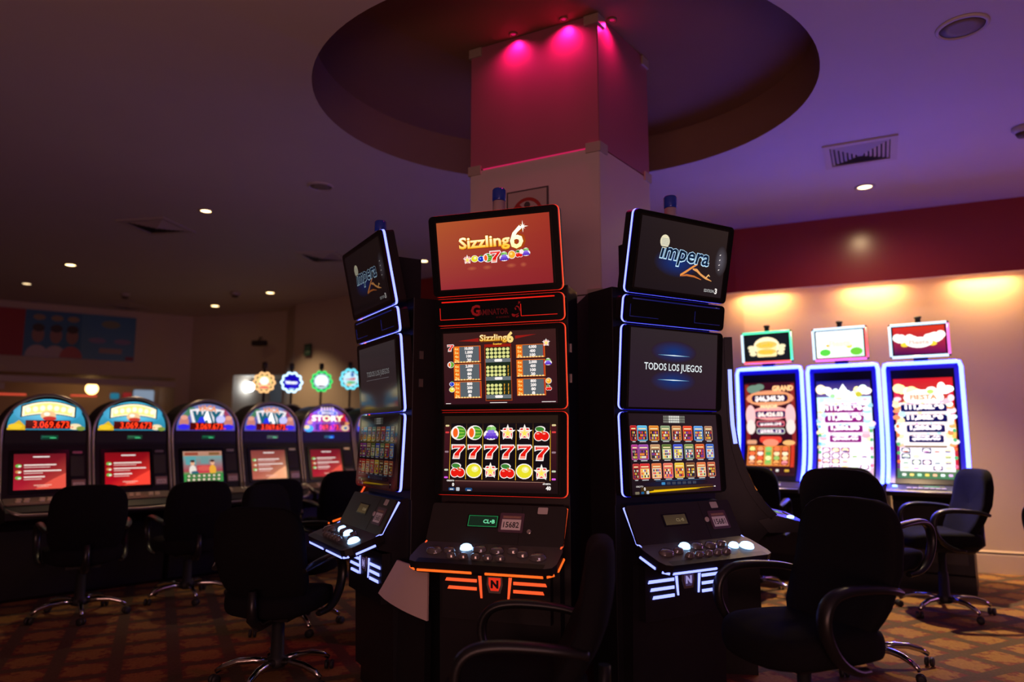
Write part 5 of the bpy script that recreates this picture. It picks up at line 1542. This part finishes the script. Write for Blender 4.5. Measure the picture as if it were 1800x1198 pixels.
def make_chair(label):
    t_ = thing('swivel_chair', label, 'chair', (0, 0, 0), 0, 'black swivel chairs of the gaming hall')
    m = MB()
    cushion(m, lambda a, b_, c_: Vector((a, b_ - 0.01, 0.535 + c_ - 0.10 * max(0, (-b_ - 0.12)) - 0.02 * (a / 0.25) ** 2 * -1)), 0.255, 0.25, 0.058, FABRIC)
    m.build('seat', t_)
    m = MB()
    def bk(a, b_, c_):
        w_ = 1.0 - 0.10 * ((b_ - 0.02) / 0.25) ** 2
        return Vector((a * w_, 0.235 + 0.16 * (b_ / 0.5) + 0.03 * math.cos(b_ * 9) - 0.55 * a * a + c_, 0.80 + b_))
    cushion(m, bk, 0.250, 0.255, 0.040, FABRIC, e=0.45)
    m.build('backrest', t_)
    m = MB()
    m.tube([(0, 0.02, 0.462), (0, 0.22, 0.455), (0, 0.285, 0.50), (0, 0.29, 0.64)], [0.03, 0.03, 0.028, 0.022], ARMP, 8, flat=1.0)
    m.box(-0.11, 0.11, -0.12, 0.12, 0.452, 0.482, ARMP)
    m.build('bracket', t_)
    for s_ in (-1, 1):
        m = MB()
        x = s_ * 0.275
        path = [(x * 0.90, 0.05, 0.485), (x, -0.03, 0.495), (x * 1.03, -0.115, 0.545), (x * 1.04, -0.165, 0.63), (x * 1.04, -0.165, 0.705), (x * 1.03, -0.125, 0.752), (x * 1.02, -0.05, 0.768), (x, 0.06, 0.765), (x * 0.97, 0.16, 0.755), (x * 0.88, 0.235, 0.735)]
        # smooth the loop
        pp = [Vector(p) for p in path]
        for _ in range(2):
            q = [pp[0]]
            for a, b_ in zip(pp, pp[1:]): q += [a * 0.75 + b_ * 0.25, a * 0.25 + b_ * 0.75]
            pp = q + [pp[-1]]
        m.tube(pp, [0.021 + 0.008 * math.sin(PI * k / (len(pp) - 1)) for k in range(len(pp))], ARMP, 10, flat=0.62)
        m.build('armrest', t_)
    m = MB()
    m.lathe([(0.026, 0.452), (0.026, 0.30), (0.033, 0.298), (0.036, 0.135), (0.052, 0.128), (0.055, 0.085), (0.03, 0.075)], RUBBER, 16)
    m.build('gas_column', t_)
    for k in range(5):
        a = 2 * PI * k / 5 + 0.3
        ca, sa = math.cos(a), math.sin(a)
        m = MB()
        prof = [(0.04, 0.108), (0.12, 0.116), (0.20, 0.112), (0.27, 0.092), (0.31, 0.066)]
        m.tube([(r * ca, r * sa, z) for r, z in prof], [0.021, 0.019, 0.0175, 0.016, 0.013], CHROME, 8)
        lg = m.build('base_leg', t_)
        m = MB()
        for o_ in (-0.014, 0.014):
            m.lathe([(0.008, -0.009), (0.024, -0.008), (0.026, 0.0), (0.024, 0.008), (0.008, 0.009)], RUBBER, 12, (0, o_, 0), 'Y')
        cst = m.build('caster', lg)
        cst.location = (0.315 * ca, 0.315 * sa, 0.0265); cst.rotation_euler = (0, 0, a + 0.8)
    return t_
def copy_tree(o, parent=None):
    c_ = o.copy(); COL.objects.link(c_)
    if parent is not None: c_.parent = parent
    for ch in list(o.children): copy_tree(ch, c_)
    return c_
def place(o, x, y, face, dz=0.0, label=None):
    """face: heading of the sitter (dx, dy); dz: gas lift of seat, back and arms"""
    o.location = (x, y, 0)
    o.rotation_euler = (0, 0, math.atan2(face[0], -face[1]))
    for ch in o.children:
        if ch.name.split('.')[0] in ('seat', 'backrest', 'bracket', 'armrest'): ch.location.z = dz
    if label: o['label'] = label
CH = [  # x, y, heading, lift, label
    (0.02, 2.55, (-1.0, 0.10), -0.10, 'black swivel chair side on before the red lit centre machine'),
    (1.10, 2.84, (-0.93, -0.36), 0.0, 'black swivel chair nearest the right, before the right blue lit machine'),
    (-1.256, 4.02, (0.16, 0.98), -0.115, 'black swivel chair seen from behind at front left on a chrome base'),
    (2.06, 4.28, (0.80, 0.60), 0.06, 'black swivel chair turned away, behind the nearest right chair'),
    (-3.15, 5.42, (-0.55, 0.80), -0.10, 'leftmost black swivel chair, before the two teal arched machines'),
    (-2.63, 6.00, (-0.60, 0.78), -0.11, 'black swivel chair before the second and third arched machines'),
    (-2.22, 6.60, (-0.6, 0.8), -0.13, 'black swivel chair before the fourth arched machine, behind the front left chair'),
    (-1.72, 7.08, (-0.6, 0.8), -0.08, 'black swivel chair before the fifth arched machine'),
    (-1.50, 5.12, (0.95, -0.30), -0.10, 'black swivel chair behind the left blue lit machine, mostly hidden'),
    (2.02, 6.18, (0.41, 0.91), 0.0, 'black swivel chair before the tall machine nearest the column'),
    (2.72, 6.00, (0.41, 0.91), 0.0, 'black swivel chair before the middle tall curved machine'),
    (3.20, 5.50, (-1.0, 0.12), 0.0, 'black swivel chair turned sideways before the end tall curved machine'),
    (3.95, 5.08, (0.3, 0.9), 0.03, 'black swivel chair cut off by the right picture edge'),
]
proto = make_chair(CH[0][4])
todo = [proto] + [copy_tree(proto) for _ in CH[1:]]
for o, (x, y, fc, dz_, lab) in zip(todo, CH): place(o, x, y, fc, dz_, lab)
